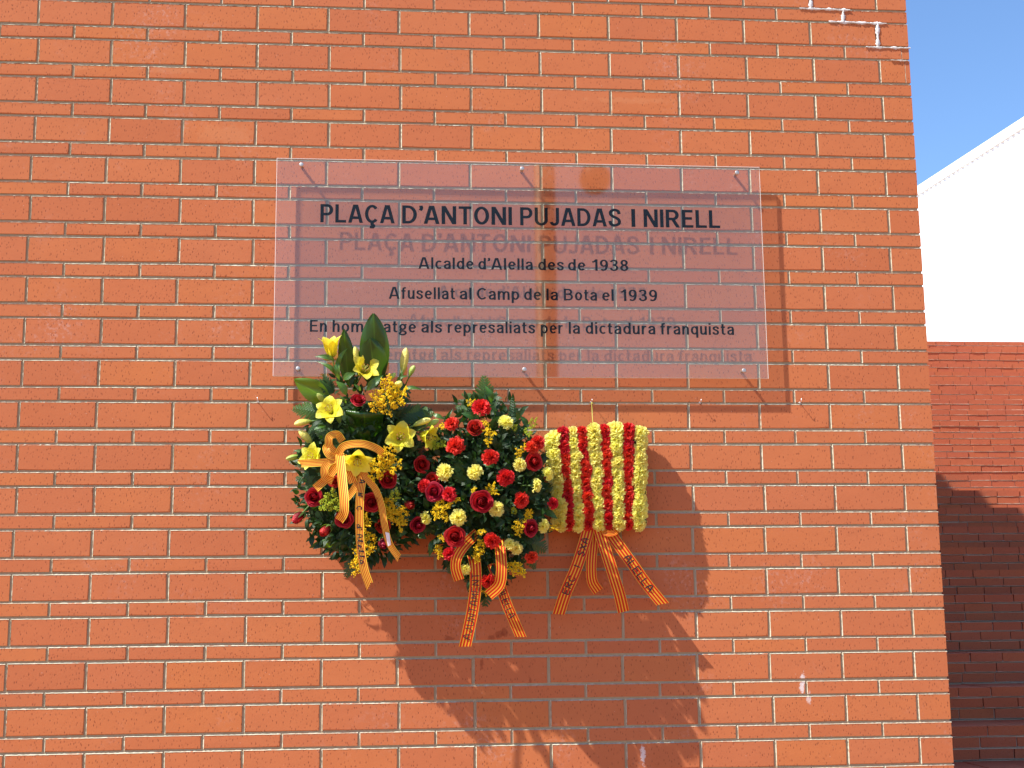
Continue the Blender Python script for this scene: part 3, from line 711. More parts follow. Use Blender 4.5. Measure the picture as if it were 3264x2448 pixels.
IV, IF = ico()
def gold_mesh(seed, mat, long=False):
    r = random.Random(seed); b = MB(); br = 8 if not long else 11
    b.tube([(0, -.1, 0), (0, .5, .03), (0, 1, 0)], .015, 4, 1)
    for k in range(br):
        q = (k + .6) / br; s = -1 if k % 2 else 1
        ln = (.52 if not long else .30) * (1 - .55 * abs(q - .35)) * r.uniform(.6, 1.1)
        c0 = Vector((0, q * .9 - .05, 0)); d = Vector((s * r.uniform(.6, 1), r.uniform(.2, .7), r.uniform(-.3, .9))).normalized()
        if k == br - 1: d = Vector((0, 1, .2)); ln = .25
        b.tube([c0, c0 + d * ln * .95], .008, 3, 1, False)
        for j in range(30 if not long else 20):
            p = c0 + d * ln * r.uniform(.35, 1.05) + Vector((r.gauss(0, .05), r.gauss(0, .055), r.gauss(0, .05) + .03)); R = r.uniform(.020, .042); o = len(b.v)
            st = Vector((r.uniform(.7, 1.2), r.uniform(.8, 1.3), r.uniform(.7, 1.2)))
            for v in IV: b.v.append(tuple(p + Vector((v.x * st.x, v.y * st.y, v.z * st.z)) * R * r.uniform(.75, 1.3)))
            for f in IF: b.face([o + i for i in f])
    return b.mesh('goldenrod_sprig', [mat, m_green], False)
def fern_mesh(seed, mat, wide=.42, pairs=13, droop=.10):
    r = random.Random(seed); b = MB()
    b.tube([(0, -.25, 0), (0, 0, 0), (0, .5, droop * .8), (0, 1, 0)], [.012, .012, .009, .003], 4, 0)
    def cz(y): return droop * math.sin(PI * max(0, y)) * .9
    for k in range(pairs):
        q = .06 + .92 * k / pairs
        L_ = wide * (1 - q) ** .75 * (.55 + .45 * min(1, q / .12)) * r.uniform(.9, 1.08)
        for s in (-1, 1):
            a = math.radians(r.uniform(52, 64) - 14 * q); d = Vector((s * math.sin(a), math.cos(a), -.12 * 1)); o0 = Vector((0, q, cz(q))); pr = Vector((-s * math.cos(a), math.sin(a), 0)) * s * -1
            nt = max(4, int(L_ / .042)); wv = .044 * (.5 + 1.0 * (1 - q))
            for j in range(nt):       # toothed leaflets along each pinna
                t0 = j / nt; c = o0 + d * (L_ * t0); ww = wv * (1 - t0) ** .55 + .004; ln = L_ / nt * 1.15
                for e in (-1, 1):
                    pe = pr * e
                    p1 = c; p2 = c + d * ln; p3 = c + d * ln * .95 + pe * ww + Vector((0, 0, -.008)); p4 = c + d * ln * .15 + pe * ww * .8 + Vector((0, 0, .004 * e))
                    o = len(b.v); b.v += [tuple(x) for x in (p1, p2, p3, p4)]; b.face((o, o + 1, o + 2, o + 3), 0, [(.1, t0), (.3, t0), (.35, t0), (.1, t0)])
    return b.mesh('fern_frond', [mat], False)
def leaf_shape(b, w_=.42, fold=.25, bend=.2, nu=4, nv=7, M_=None, prof=.85, m=0, tipp=1.0):
    def fn(u, v):
        s = (u - .5) * 2; hw = w_ / 2 * math.sin(PI * min(1, max(0, v)) ** prof) ** tipp
        p = Vector((s * hw, v, fold * abs(s) * hw + bend * math.sin(PI * v) * .5 - bend * v * v * .4))
        return M_ @ p if M_ else p
    b.grid(fn, nu, nv, m)
def leafm(mat, **k):
    b = MB(); leaf_shape(b, **k); return b.mesh('leaf', [mat])

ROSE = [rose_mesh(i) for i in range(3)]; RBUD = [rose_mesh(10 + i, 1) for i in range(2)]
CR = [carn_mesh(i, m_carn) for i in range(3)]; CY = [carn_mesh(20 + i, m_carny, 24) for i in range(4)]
LIL = [lily_mesh(i) for i in range(2)]; LILH = lily_mesh(5, .38, 1.5); LILM = lily_mesh(6, .7, 1.35)
BUD = bud_mesh(0, m_bud); GBUD = bud_mesh(1, m_gbud)
GOLD = [gold_mesh(i, m_gold) for i in range(3)]; GOLDL = [gold_mesh(7 + i, m_gold, True) for i in range(2)]; GRN = [gold_mesh(17 + i, m_lime_f) for i in range(2)]
FERN = [fern_mesh(i, m_fern) for i in range(3)]; FERNL = fern_mesh(9, m_fernl); FERNN = fern_mesh(12, m_fern, .22, 14)
FERN.append(FERNL)
RUS = [leafm(m_rusc, w_=.42, fold=.2, bend=.25), leafm(m_rusc, w_=.36, fold=.35, bend=.4)]
LLF = [leafm(m_lleaf, w_=.26, fold=.3, bend=.45), leafm(m_lleaf, w_=.40, fold=.2, bend=.3)]

class Arr:
    def __init__(s, c, r, d0, A): s.c = c; s.r = r; s.d0 = d0; s.A = A
    def depth(s, x, y):
        q = ((x - s.c[0]) / s.r[0]) ** 2 + ((y - s.c[1]) / s.r[1]) ** 2
        return s.d0 + s.A * math.sqrt(max(0, 1 - q))
    def normal(s, x, y):
        nx = (x - s.c[0]) / s.r[0]; ny = (y - s.c[1]) / s.r[1]
        return Vector((nx * .75, -1, -ny * .75)).normalized()
def flower(arr, par, name, mesh, tag, x, y, r, dirn=None, d=None, add=0., label=None, k=1.0, rr=random.Random(4)):
    q = px(tag, x, y); dd = (arr.depth(*q) if d is None else d) + add
    p = at(*q, dd); size = r / 2.765 / F * (5.6 - dd) * k
    n = arr.normal(*q) if dirn is None else Vector(dirn)
    kw = {'label': label} if label else {}
    return link(name, mesh, par, spin_frame(p, n, rr.uniform(0, 6.28), size), **kw)
def blade(par, name, mesh, tag, p0, p1, d0, d1, wk=1., nrm=None, rr=random.Random(8), label=None):
    a = P(tag, *p0, d0); b = P(tag, *p1, d1)
    if name == 'fern_frond': wk *= 1.35
    n = Vector(nrm) if nrm else Vector((rr.uniform(-.35, .35), -1, rr.uniform(-.1, .6)))
    kw = {'label': label} if label else {}
    return link(name, mesh, par, along_frame(a, b, n, wk), **kw)
def sprig(arr, par, meshes, tag, x, y, size, ang=0., wk=1., add=.01, rr=random.Random(2), label=None):
    q = px(tag, x, y); dd = arr.depth(*q) + add; s = size / 2.765 * (.64 if par is not LA else .95)
    c, sn = math.cos(math.radians(ang)), math.sin(math.radians(ang))
    a = at(q[0] - sn * s * .5, q[1] + c * s * .5, dd - .01); b = at(q[0] + sn * s * .5, q[1] - c * s * .5, dd + .01)
    kw = {'label': label} if label else {}
    return link('goldenrod_sprig', rr.choice(meshes), par, along_frame(a, b, (rr.uniform(-.3, .3), -1, .3), wk), **kw)
def bigleaf(par, tag, p0, p1, d0, d1, width, mat, nrm=(0, -1, .15), bend=0., fold=.0, prof=.8, tip=.8, curl=0., label=None, name='broad_leaf'):
    a = P(tag, *p0, d0); b_ = P(tag, *p1, d1); y = b_ - a; L = y.length; y.normalize(); z = Vector(nrm); z = (z - y * z.dot(y)).normalized(); x = y.cross(z)
    Wm = width / 2.765 / F * 5.5; mb = MB()
    def fn(u, v):
        s = (u - .5) * 2; hw = Wm / 2 * (math.sin(PI * (v ** prof) * .985 + .02) ** tip)
        c = a + y * (L * v) + z * (bend * L * math.sin(PI * v))
        if curl:
            th = s * curl; off = x * (hw * math.sin(th) / curl) + z * (hw * (math.cos(th) - 1) / curl)
        else: off = x * (hw * s) + z * (fold * hw * abs(s))
        off = off + z * (.004 * math.sin(7 * v + 4 * s))
        return c + off - loc
    loc = a.copy(); mb.grid(fn, 12, 20)
    kw = {'label': label} if label else {}
    return link(name, mb.mesh(name, [mat]), par, Matrix.Translation(loc), **kw)
def filler(arr, par, n, seed, c, rad, lmin=.025, lmax=.055, dmax=.03):
    r = random.Random(seed); b = MB()
    for i in range(n):
        while True:
            u, v = r.uniform(-1, 1), r.uniform(-1, 1)
            if u * u + v * v < 1: break
        x = c[0] + u * rad[0]; y = c[1] + v * rad[1]
        dm = arr.depth(x, y) - dmax; dd = dm - abs(r.gauss(0, .035)) if r.random() < .7 else r.uniform(.01, dm)
        p = at(x, y, max(.01, dd)); L = r.uniform(lmin, lmax)
        out = Vector((u, 0, -v)) * .8 + Vector((r.gauss(0, .6), r.gauss(-.4, .4), r.gauss(0, .6)))
        nn = Vector((r.gauss(0, .5), -1, r.gauss(.3, .5)))
        m = along_frame(p, p + out.normalized() * L, nn, 1.)
        leaf_shape(b, w_=r.uniform(.3, .5), fold=.2, bend=.2, nu=2, nv=4, M_=m)
    o = arr.o
    b.v = [tuple(Vector(v) - o) for v in b.v]
    return link('filler_leaves', b.mesh('filler_leaves', [m_fill]), par, Matrix.Translation(o), kind='stuff')

# ---- ribbons
def ribbon_mat(name, ya, rd, wide=False):
    N = NT(name); uv = N('ShaderNodeUVMap').outputs[0]; sp = N('ShaderNodeSeparateXYZ', {0: uv})
    f = N.math('FRACT', N.math('SUBTRACT', N.math('MULTIPLY', sp.outputs[0], 5.2), .10))
    if wide: f = N.math('FRACT', N.math('ADD', N.math('MULTIPLY', N.math('SUBTRACT', sp.outputs[0], .055), 3.9), 10.44))
    st = N.ramp(f, [(.0, (0, 0, 0)), ((.34 if wide else .44), (0, 0, 0)), ((.38 if wide else .48), (1, 1, 1)), (.96, (1, 1, 1)), (1, (0, 0, 0))])
    ed = N.math('ABSOLUTE', N.math('SUBTRACT', sp.outputs[0], .5))
    st = N.mix(N.ramp(ed, [(.455, (0, 0, 0)), (.47, (1, 1, 1))]), st, c4(0, 0, 0))
    col = N.mix(st, c4(*ya), c4(*rd))
    bs = N('ShaderNodeBsdfPrincipled', {'Base Color': col, 'Roughness': .5, 'Specular IOR Level': .25})
    v = N('ShaderNodeTexWave', {'Vector': uv, 'Scale': 60., 'Distortion': .5}, bands_direction='Y')
    bp = N('ShaderNodeBump', {'Strength': .12, 'Distance': .0005, 'Height': v.outputs['Fac']}); N.set(bs, 'Normal', bp.outputs[0])
    tr = N('ShaderNodeBsdfTranslucent', {'Color': col})
    N.surf(N('ShaderNodeMixShader', {0: .22, 1: bs.outputs[0], 2: tr.outputs[0]})); return N.mat
m_ribn = ribbon_mat('thin_striped_ribbon', (.93, .62, .06), (.60, .03, .008))
m_ribw = ribbon_mat('striped_ribbon', (.86, .46, .03), (.60, .028, .006), True)
m_penink = simple('felt_pen_ink', (.012, .008, .008), .6)
def crom(pts, n):
    out = []; Q = [pts[0] * 2 - pts[1]] + pts + [pts[-1] * 2 - pts[-2]]
    for i in range(1, len(Q) - 2):
        for k in range(n):
            t = k / n; a, b, c, d = Q[i - 1], Q[i], Q[i + 1], Q[i + 2]
            out.append(.5 * ((2 * b) + (c - a) * t + (2 * a - 5 * b + 4 * c - d) * t * t + (3 * b - a - 3 * c + d) * t ** 3))
    out.append(pts[-1]); return out
class Ribbon:
    """pts: (x, y, d[, turn]) ; turn (degrees) swings the ribbon's width about its run."""
    def __init__(s, par, tag, pts, width, label=None, fixed=None, endcut=0.):
        C = [P(tag, a[0], a[1], a[2]) for a in pts]; T = [Vector((a[3] if len(a) > 3 else 0, 0, 0)) for a in pts]
        n = 10; s.c = crom(C, n); tw = [v.x for v in crom(T, n)]; s.w = width / 2.765 / F * 5.4
        s.side = []; s.len = [0]; prev = None
        for i in range(len(s.c)):
            t = (s.c[min(i + 1, len(s.c) - 1)] - s.c[max(i - 1, 0)]).normalized()
            if fixed is not None: sd = Vector(fixed)
            else:
                sd = Vector((0, 1, 0)).cross(Vector((t.x, 0, t.z)))
                if sd.length < .25 and prev is not None: sd = prev
                sd.normalize()
                if prev is not None and sd.dot(prev) < 0: sd = -sd
            sd = (sd - t * sd.dot(t)).normalized(); prev = sd
            s.side.append(Quaternion(t, math.radians(tw[i])) @ sd)
            if i: s.len.append(s.len[-1] + (s.c[i] - s.c[i - 1]).length)
        s.loc = s.c[0].copy(); mb = MB(); m_ = len(s.c) - 1
        def fn(u, v):
            i = round(v * m_); e = (u - .5)
            cut = endcut * e * s.w if i == m_ else 0
            t = (s.c[i] - s.c[i - 1]).normalized() if i else Vector((0, 0, 0))
            n_ = t.cross(s.side[i]) if i else Vector((0, 0, 0))
            return s.c[i] + s.side[i] * (e * s.w) + t * cut + n_ * (.0012 * math.cos(e * 6)) - s.loc
        mb.grid(fn, 4, m_)
        kw = {'label': label} if label else {}
        s.o = link('ribbon', mb.mesh('ribbon', [m_ribn if par is LA else m_ribw]), par, Matrix.Translation(s.loc), **kw)
    def at(s, L, e):
        L = max(0, min(s.len[-1] - 1e-6, L)); i = 0
        while s.len[i + 1] < L: i += 1
        f = (L - s.len[i]) / (s.len[i + 1] - s.len[i]); c = s.c[i].lerp(s.c[i + 1], f); sd = s.side[i].lerp(s.side[i + 1], f)
        t = (s.c[i + 1] - s.c[i]).normalized(); n_ = t.cross(sd)
        if n_.y > 0: n_ = -n_
        return c + sd * (e * s.w) + n_ * (.0008 + .0012 * math.cos(e * 6))
    def write(s, text, l0, l1, sgn=1, height=.62, flip=1, thick=.0017, label=None):
        """letters run from length fraction l0 to l1; sgn/flip choose which way is up."""
        L0, L1 = l0 * s.len[-1], l1 * s.len[-1]; n = len(text); adv = (L1 - L0) / n; mb = MB()
        for k, chx in enumerate(text):
            for st in STROKE.get(chx, []):
                pts = []
                for a, b in zip(st[:-1], st[1:]):
                    for q in range(3): pts.append((a[0] + (b[0] - a[0]) * q / 3, a[1] + (b[1] - a[1]) * q / 3))
                pts.append(st[-1])
                W3 = [s.at(L0 + adv * (k + .14 + .70 * p[0]), flip * (p[1] - .5) * height) for p in pts]
                o = len(mb.v)
                for i, p in enumerate(W3):
                    t = (W3[min(i + 1, len(W3) - 1)] - W3[max(i - 1, 0)]).normalized(); sd = t.cross(Vector((0, 1, 0))).normalized() * thick * .85
                    mb.v += [tuple(p + sd - s.loc), tuple(p - sd - s.loc)]
                for i in range(len(W3) - 1): a = o + 2 * i; mb.face((a, a + 1, a + 3, a + 2))
        link('lettering', mb.mesh('lettering', [m_penink], False), s.o, Matrix.Translation(s.loc))
STROKE = {
    'A': [[(0, 0), (.12, .6), (.35, 1), (.65, 1), (.88, .6), (1, 0)], [(-.1, .42), (1.1, .42)]],
    'J': [[(.75, 1), (.75, .2), (.5, 0), (.2, .05), (0, .25)]],
    'U': [[(0, 1), (0, .25), (.3, 0), (.7, 0), (1, .25), (1, 1)]],
    'N': [[(0, 0), (0, 1), (1, 0), (1, 1)]],
    'T': [[(.5, 0), (.5, 1)], [(-.05, 1), (1.05, 1)]],
    'M': [[(0, 0), (.08, 1), (.5, .35), (.92, 1), (1, 0)]],
    'E': [[(1, 1), (0, 1), (0, 0), (1, 0)], [(0, .5), (.8, .5)]],
    'L': [[(0, 1), (0, 0), (.95, 0)]],
    'R': [[(0, 0), (0, 1), (.7, 1), (.9, .8), (.7, .55), (0, .5)], [(.4, .5), (1, 0)]],
    'C': [[(1, .85), (.6, 1), (.2, .85), (0, .5), (.2, .12), (.6, 0), (1, .12)]],
    'I': [[(.5, 0), (.5, 1)]],
    'S': [[(.95, .85), (.6, 1), (.15, .9), (.1, .65), (.8, .42), (.95, .2), (.5, 0), (0, .12)]],
    'X': [[(0, 0), (1, 1)], [(0, 1), (1, 0)]],
    "'": [[(.2, 1), (.1, .75)]],
    'D': [[(0, 0), (0, 1), (.6, .95), (1, .5), (.6, .05), (0, 0)]],
    'a': [[(.9, .5), (.5, .6), (.1, .4), (.1, .1), (.5, 0), (.9, .3), (.9, .55), (.9, .1), (1.2, 0)]],
    'd': [[(.9, .4), (.5, .55), (.1, .35), (.2, .02), (.7, .05), (.95, .4), (1.1, 1), (.95, .1), (1.2, 0)]],
    'e': [[(-.1, .05), (.4, .25), (.85, .45), (.6, .6), (.2, .45), (.15, .1), (.6, 0), (1.15, .1)]],
    'l': [[(-.1, .05), (.4, .35), (.75, .85), (.55, 1), (.35, .7), (.4, .15), (.7, 0), (1.1, .1)]],
    'k': [[(0, .2), (.3, .5), (.2, 1), (.5, .85), (.3, .2), (.8, 0), (1.1, .1)], [(.1, .42), (1., .6)]],
    'n': [[(0, 0), (.15, .9), (.6, .1), (.8, .2), (.95, 1.), (1.15, .85)]],
    'c': [[(1, .8), (.6, 1), (.15, .7), (.1, .25), (.5, 0), (.95, .3), (.7, .6), (.4, .3)]],
}

# ------------------------------------------------------------------ left arrangement
Aq = Arr((1150, 1470), (275, 520), .11, .12)
Aq.o = at(1150, 1500, 0)
LA = thing('flower_arrangement', Aq.o, 'leftmost flower arrangement with yellow lilies, dark red roses, tall pointed leaves and ribbon bow', 'flowers', 'flower offerings hung on the brick wall')
def foam(par, pts, r, d0, d1, loc):
    b = MB()
    (x0, y0), (x1, y1) = pts; c0 = at(x0, y0, 0); c1 = at(x1, y1, 0)
    def fn(u, v):
        a = u * 2 * PI; e = [.96, 1, 1, .9, .0][round(v * 4)]; dd = [0.002, .02, d1 * .6, d1, d1][round(v * 4)]
        cx = (c0 + c1) / 2; hx = r / F * 5.6; hz = (c0.z - c1.z) / 2
        k = e * (1 + .03 * math.sin(5 * a))
        return Vector((cx.x + hx * k * math.copysign(abs(math.cos(a)) ** .7, math.cos(a)), -dd, cx.z + hz * k * math.copysign(abs(math.sin(a)) ** .7, math.sin(a)))) - loc
    b.grid(fn, 20, 4); return link('foam_holder', b.mesh('foam_holder', [m_foam]), par, Matrix.Translation(loc))
foam(LA, ((1150, 1290), (1150, 1740)), 175, 0, .13, Aq.o)
# broad leaves
bigleaf(LA, 'A', (880, 760), (858, 108), .15, .25, 292, m_broad, (.05, -1, .25), bend=.06, curl=.8, prof=1.0, tip=.72)
bigleaf(LA, 'A', (880, 760), (828, 330), .17, .27, 300, m_broad, (.0, -1, .35), bend=.05, curl=.9, prof=1.0, tip=.6)
bigleaf(LA, 'A', (650, 760), (598, 248), .15, .24, 165, m_broad, (-.15, -1, .2), bend=.06, curl=.7, prof=.95, tip=.75)
bigleaf(LA, 'A', (480, 905), (160, 686), .14, .16, 195, m_broadl, (-.5, -1, .5), bend=.05, fold=.2, prof=.9, tip=.8, label='yellow green leaf pointing left')
bigleaf(LA, 'B', (760, 1000), (375, 1040), .14, .15, 215, m_broad, (-.1, -1, .35), bend=.10, curl=1.3, prof=.75, tip=.6)
bigleaf(LA, 'B', (540, 1030), (378, 1045), .16, .17, 150, m_broadl, (-.2, -.7, -.8), bend=.05, curl=1.0, prof=.8, tip=.6)
bigleaf(LA, 'B', (1000, 620), (1150, 930), .13, .15, 170, m_broad, (.3, -1, .2), bend=.05, prof=.85)
bigleaf(LA, 'B', (820, 760), (920, 1010), .14, .16, 120, m_broad, (.2, -1, .2), bend=.05, prof=.85)
# the leaf folded over into a hanging roll
rl = MB(); LO = P('A', 770, 960, .2)
def rollf(u, v):
    c_ = (u - .5) * 2
    if v < .2:
        t = v / .2; y = 985 - 30 * math.sin(t * PI / 2) + 35 * u; d = .17 + .065 * t
    else:
        t = (v - .2) / .8; y = 955 + 35 * u + 10 * math.sin(5 * u) + t * (255 - 60 * abs(c_) ** 2.5); d = .235 - .085 * t - .02 * t * t + .008 * math.sin(3 * PI * t)
    d -= .035 * c_ * c_; x = 770 + c_ * (172 - 18 * t * (v > .2)) + 8
    return P('A', x, y, d) - LO
rl.grid(rollf, 12, 22); link('broad_leaf', rl.mesh('broad_leaf', [m_broad]), LA, Matrix.Translation(LO), label='broad leaf folded over into a roll in the middle')
# lilies
def LL(mesh, tag, x, y, r, dirn, add=.02, label=None): return flower(Aq, LA, 'lily', mesh, tag, x, y, r * 1.28, dirn, add=add, label=label)
LL(LILM, 'A', 775, 610, 118, (.25, -.85, .35)); LL(LIL[0], 'A', 478, 965, 112, (-.25, -.9, .35)); LL(LIL[1], 'A', 1090, 1200, 118, (.15, -1, .05))
LL(LILM, 'A', 1320, 1190, 100, (.75, -.5, -.25)); LL(LILM, 'A', 335, 1385, 110, (-.45, -.6, .2), -.01); LL(LILM, 'A', 715, 1395, 118, (.05, -.75, -.55), .05)
o = flower(Aq, LA, 'lily', LILH, 'A', 490, 430, 140, (-.12, -.30, 1), add=.04, label='half open lily pointing straight up')
def BD(mesh, tag, a, b, d0, d1, wk=1.2):
    pa = P(tag, *a, d0); pb = P(tag, *b, d1); z = (pb - pa); L = z.length
    return link('lily_bud', mesh, LA, spin_frame(pa, z, random.uniform(0, 3), (L * wk, L * wk, L)))
BD(BUD, 'A', (712, 548), (688, 400), .22, .24); BD(BUD, 'A', (1112, 650), (1142, 408), .18, .2, 1.05); BD(GBUD, 'A', (1172, 668), (1228, 572), .18, .2, 1.5)
BD(GBUD, 'A', (985, 700), (1052, 632), .2, .22, 1.4); BD(BUD, 'A', (318, 1058), (160, 1095), .15, .17); BD(BUD, 'A', (322, 1268), (192, 1148), .14, .16, 1.3)
BD(GBUD, 'A', (240, 1358), (84, 1394), .14, .16, 1.1); BD(BUD, 'A', (1205, 1100), (1370, 1050), .2, .22, 1.1); BD(GBUD, 'A', (1330, 1100), (1436, 1045), .19, .2, 1.4)
BD(BUD, 'A', (1015, 790), (1112, 720), .22, .25, 1.7); BD(GBUD, 'A', (438, 905), (356, 815), .16, .19, 1.35)
# roses
RL = random.Random(31)
def RS(arr, par, tag, x, y, r, dirn=None, add=.01, bud=False, label=None):
    return flower(arr, par, 'rose', RL.choice(RBUD if bud else ROSE), tag, x, y, r * (.88 if not bud else 1), dirn, add=add, label=label)
for x, y, r in [(725, 870, 70)]: RS(Aq, LA, 'A', x, y, r, (.1, -.8, .5))
RS(Aq, LA, 'B', 335, 620, 86, (-.2, -.9, -.1)); RS(Aq, LA, 'B', 205, 790, 92, (-.7, -.25, -.75), bud=True, label='pinkish rose bud hanging out to the left'); RS(Aq, LA, 'B', 445, 905, 92, (-.5, -.5, -.6), bud=True)
RS(Aq, LA, 'B', 600, 815, 84, (-.1, -.9, -.35)); RS(Aq, LA, 'B', 985, 465, 86, (.1, -1, -.05), .03); RS(Aq, LA, 'B', 842, 665, 90, (.05, -1, -.25), .02)
RS(Aq, LA, 'B', 512, 485, 56, (0, -1, 0)); RS(Aq, LA, 'B', 1285, 332, 78, (.35, -.9, .0)); RS(Aq, LA, 'B', 1168, 680, 84, (.4, -.7, -.4), bud=True)
RS(Aq, LA, 'B', 940, 872, 72, (.2, -.9, -.4), -.02); RS(Aq, LA, 'B', 942, 1015, 84, (.1, -.6, -.7), .0, True); RS(Aq, LA, 'B', 1252, 862, 78, (.4, -.8, -.3), .02)
# goldenrod
for x, y, s, a in [(985, 760, 190, 10), (1075, 850, 200, 40), (985, 910, 190, 170), (870, 910, 170, -25), (1040, 790, 170, -30), (930, 830, 160, 60)]: sprig(Aq, LA, GOLD, 'A', x, y, s, a, add=.04)
for x, y, s, a in [(950, 290, 190, 5), (1020, 350, 180, 60), (900, 370, 190, -60), (985, 250, 170, 20), (880, 400, 150, 200)]: sprig(Aq, LA, GOLD, 'B', x, y, s, a, add=.04)
for x, y, s, a in [(480, 640, 190, 10), (440, 680, 150, 70), (520, 690, 150, 150), (1040, 600, 120, 20)]: sprig(Aq, LA, GRN, 'B', x, y, s, a, add=.02)
for x, y, s, a in [(1000, 720, 190, 170), (1075, 820, 200, 165), (960, 760, 150, 190), (770, 830, 170, 175), (815, 1030, 190, 190), (735, 1110, 190, 200), (710, 1220, 180, 200), (1120, 760, 150, 30)]: sprig(Aq, LA, GOLDL, 'B', x, y, s, a, 1.3, add=-.01)
# ferns, lily leaves, ruscus
for t, a, b, d0, d1, m, wk in [('A', (520, 800), (330, 690), .13, .15, 0, .8), ('A', (500, 790), (410, 640), .13, .14, 1, .7), ('A', (470, 1010), (135, 945), .13, .13, 3, .85), ('A', (430, 1060), (250, 890), .13, .12, 0, .7), ('A', (500, 1080), (270, 1160), .13, .13, 1, .9),
    ('B', (480, 440), (160, 465), .12, .12, 0, .8), ('B', (470, 470), (240, 560), .12, .12, 3, .9), ('B', (950, 780), (1100, 1030), .1, .1, 1, .9), ('B', (760, 1040), (610, 1340), .12, .09, 2, .8), ('B', (720, 1000), (560, 1150), .12, .1, 0, .8),
    ('A', (560, 1240), (330, 1130), .15, .15, 1, .8), ('A', (1000, 900), (1200, 880), .16, .17, 2, .8), ('A', (1050, 1020), (1390, 960), .14, .14, 0, .7), ('B', (850, 850), (850, 1150), .14, .12, 1, .7), ('B', (1080, 700), (1260, 980), .11, .09, 2, .9), ('A', (1100, 700), (1000, 1080), .15, .17, 0, .7),
    ('B', (300, 330), (110, 310), .12, .12, 0, .8), ('B', (900, 600), (1110, 560), .15, .17, 1, .8)]:
    blade(LA, 'fern_frond', FERN[m], t, a, b, d0, d1, wk)
for a, b in [((1180, 1090), (1260, 900)), ((1260, 1110), (1330, 925)), ((1180, 1130), (1400, 975))]: blade(LA, 'fern_frond', FERNL, 'A', a, b, .14, .15, .8)
for a, b, m, wk, d in [((520, 520), (345, 480), 0, 1, .22), ((560, 690), (370, 515), 0, .7, .18), ((560, 560), (618, 410), 0, 1, .22), ((560, 700), (540, 480), 0, .9, .2), ((620, 830), (535, 700), 1, 1.3, .23), ((590, 690), (690, 630), 1, 1.3, .23), ((800, 790), (940, 650), 1, .9, .24), ((745, 790), (690, 730), 1, 1, .24),
    ((1110, 800), (1285, 765), 0, .9, .22), ((1060, 710), (1160, 650), 0, 1, .2), ((1100, 690), (1110, 600), 0, .9, .19), ((560, 1080), (570, 960), 1, 1, .2), ((620, 900), (560, 830), 0, 1, .2), ((440, 1100), (330, 1130), 1, .9, .16), ((1380, 1000), (1490, 1040), 1, .8, .17), ((300, 1350), (160, 1310), 0, 1, .15)]:
    blade(LA, 'lily_leaf', LLF[m], 'A', a, b, d, d + .02, wk)
for a, b, m, wk in [((340, 720), (230, 660), 1, 1.2), ((380, 730), (350, 700), 0, 1.4), ((300, 700), (180, 715), 1, .7), ((430, 880), (310, 830), 0, 1.3), ((500, 770), (440, 730), 0, 1.3), ((1100, 600), (1010, 480), 1, 1.1), ((1200, 600), (1100, 420), 0, 1.2), ((1000, 700), (1110, 620), 1, 1.2), ((1050, 950), (1160, 930), 0, 1.2), ((900, 900), (870, 720), 1, 1), ((560, 1050), (600, 900), 0, 1.5), ((830, 1080), (760, 960), 0, 1.3)]:
    blade(LA, 'rose_leaf', RUS[m], 'B', a, b, .15, .17, wk)
filler(Aq, LA, 520, 51, (1150, 1530), (215, 270)); filler(Aq, LA, 110, 53, (1150, 1270), (120, 110)); filler(Aq, LA, 150, 55, (1350, 1540), (85, 150), dmax=.0); filler(Aq, LA, 120, 56, (1120, 1660), (150, 110), dmax=.02)  # last two batches added to stop light leaking through the bunch's shadow
# dark leaves bridging to the middle
# ribbon bow
rb1 = Ribbon(LA, 'B', [(470, 180, .24), (520, 140, .27), (585, 130, .26)], 8) if False else None
RW = 88
Ribbon(LA, 'B', [(560, 255, .27), (475, 180, .28), (470, 90, .285), (540, 70, .26), (585, 130, .25)], 66)
Ribbon(LA, 'B', [(550, 270, .27), (470, 250, .285), (440, 190, .28), (470, 165, .26)], 62)
Ribbon(LA, 'B', [(545, 250, .28), (600, 170, .29), (750, 150, .30), (880, 190, .29), (955, 250, .27)], 66)
Ribbon(LA, 'B', [(555, 275, .275), (450, 310, .28), (330, 320, .28), (212, 325, .27)], 66, endcut=.8)
Ribbon(LA, 'B', [(535, 300, .265), (460, 320, .28), (425, 380, .285), (440, 450, .28), (500, 480, .265)], 68)
Ribbon(LA, 'B', [(560, 300, .255), (500, 390, .26), (430, 470, .255), (345, 545, .25)], 72)
Ribbon(LA, 'B', [(585, 260, .27), (620, 330, .265), (650, 410, .265), (680, 495, .26)], 76)
Ribbon(LA, 'B', [(560, 240, .275), (570, 330, .31), (585, 480, .35), (600, 650, .385), (595, 760, .39), (555, 828, .37)], 78, label='sunlit ribbon tail, almost white')
Ribbon(LA, 'B', [(750, 440, .25), (700, 530, .26), (640, 610, .255), (600, 650, .25)], 62)
Ribbon(LA, 'B', [(720, 300, .26), (800, 450, .265), (880, 560, .26), (930, 700, .255), (955, 860, .25), (1000, 1030, .24), (1085, 1160, .23)], 58, endcut=.6)
rA = Ribbon(LA, 'B', [(760, 330, .25), (765, 430, .258), (745, 560, .262), (735, 700, .262), (735, 850, .26), (745, 1050, .255), (775, 1250, .25), (825, 1400, .245)], 72, endcut=.9, label='long ribbon tail with handwriting')
rA.write('A  n  C ', .13, .42, height=.62, flip=-1, thick=.0024); rA.write("d'Alella", .49, .82, height=.70, flip=-1, thick=.0022)
st = MB(); sp0 = P('B', 985, 990, .248); st.v = [tuple(P('B', x, y, .256 - .004 * i) - sp0) for i, (x, y) in enumerate([(962, 928), (998, 938), (1012, 1040), (985, 1055)])]; st.face((0, 1, 2, 3))
m_paper = simple('white_paper', (.78, .76, .76), .6); link('paper_tag', st.mesh('paper_tag', m_paper, False), LA, Matrix.Translation(sp0))

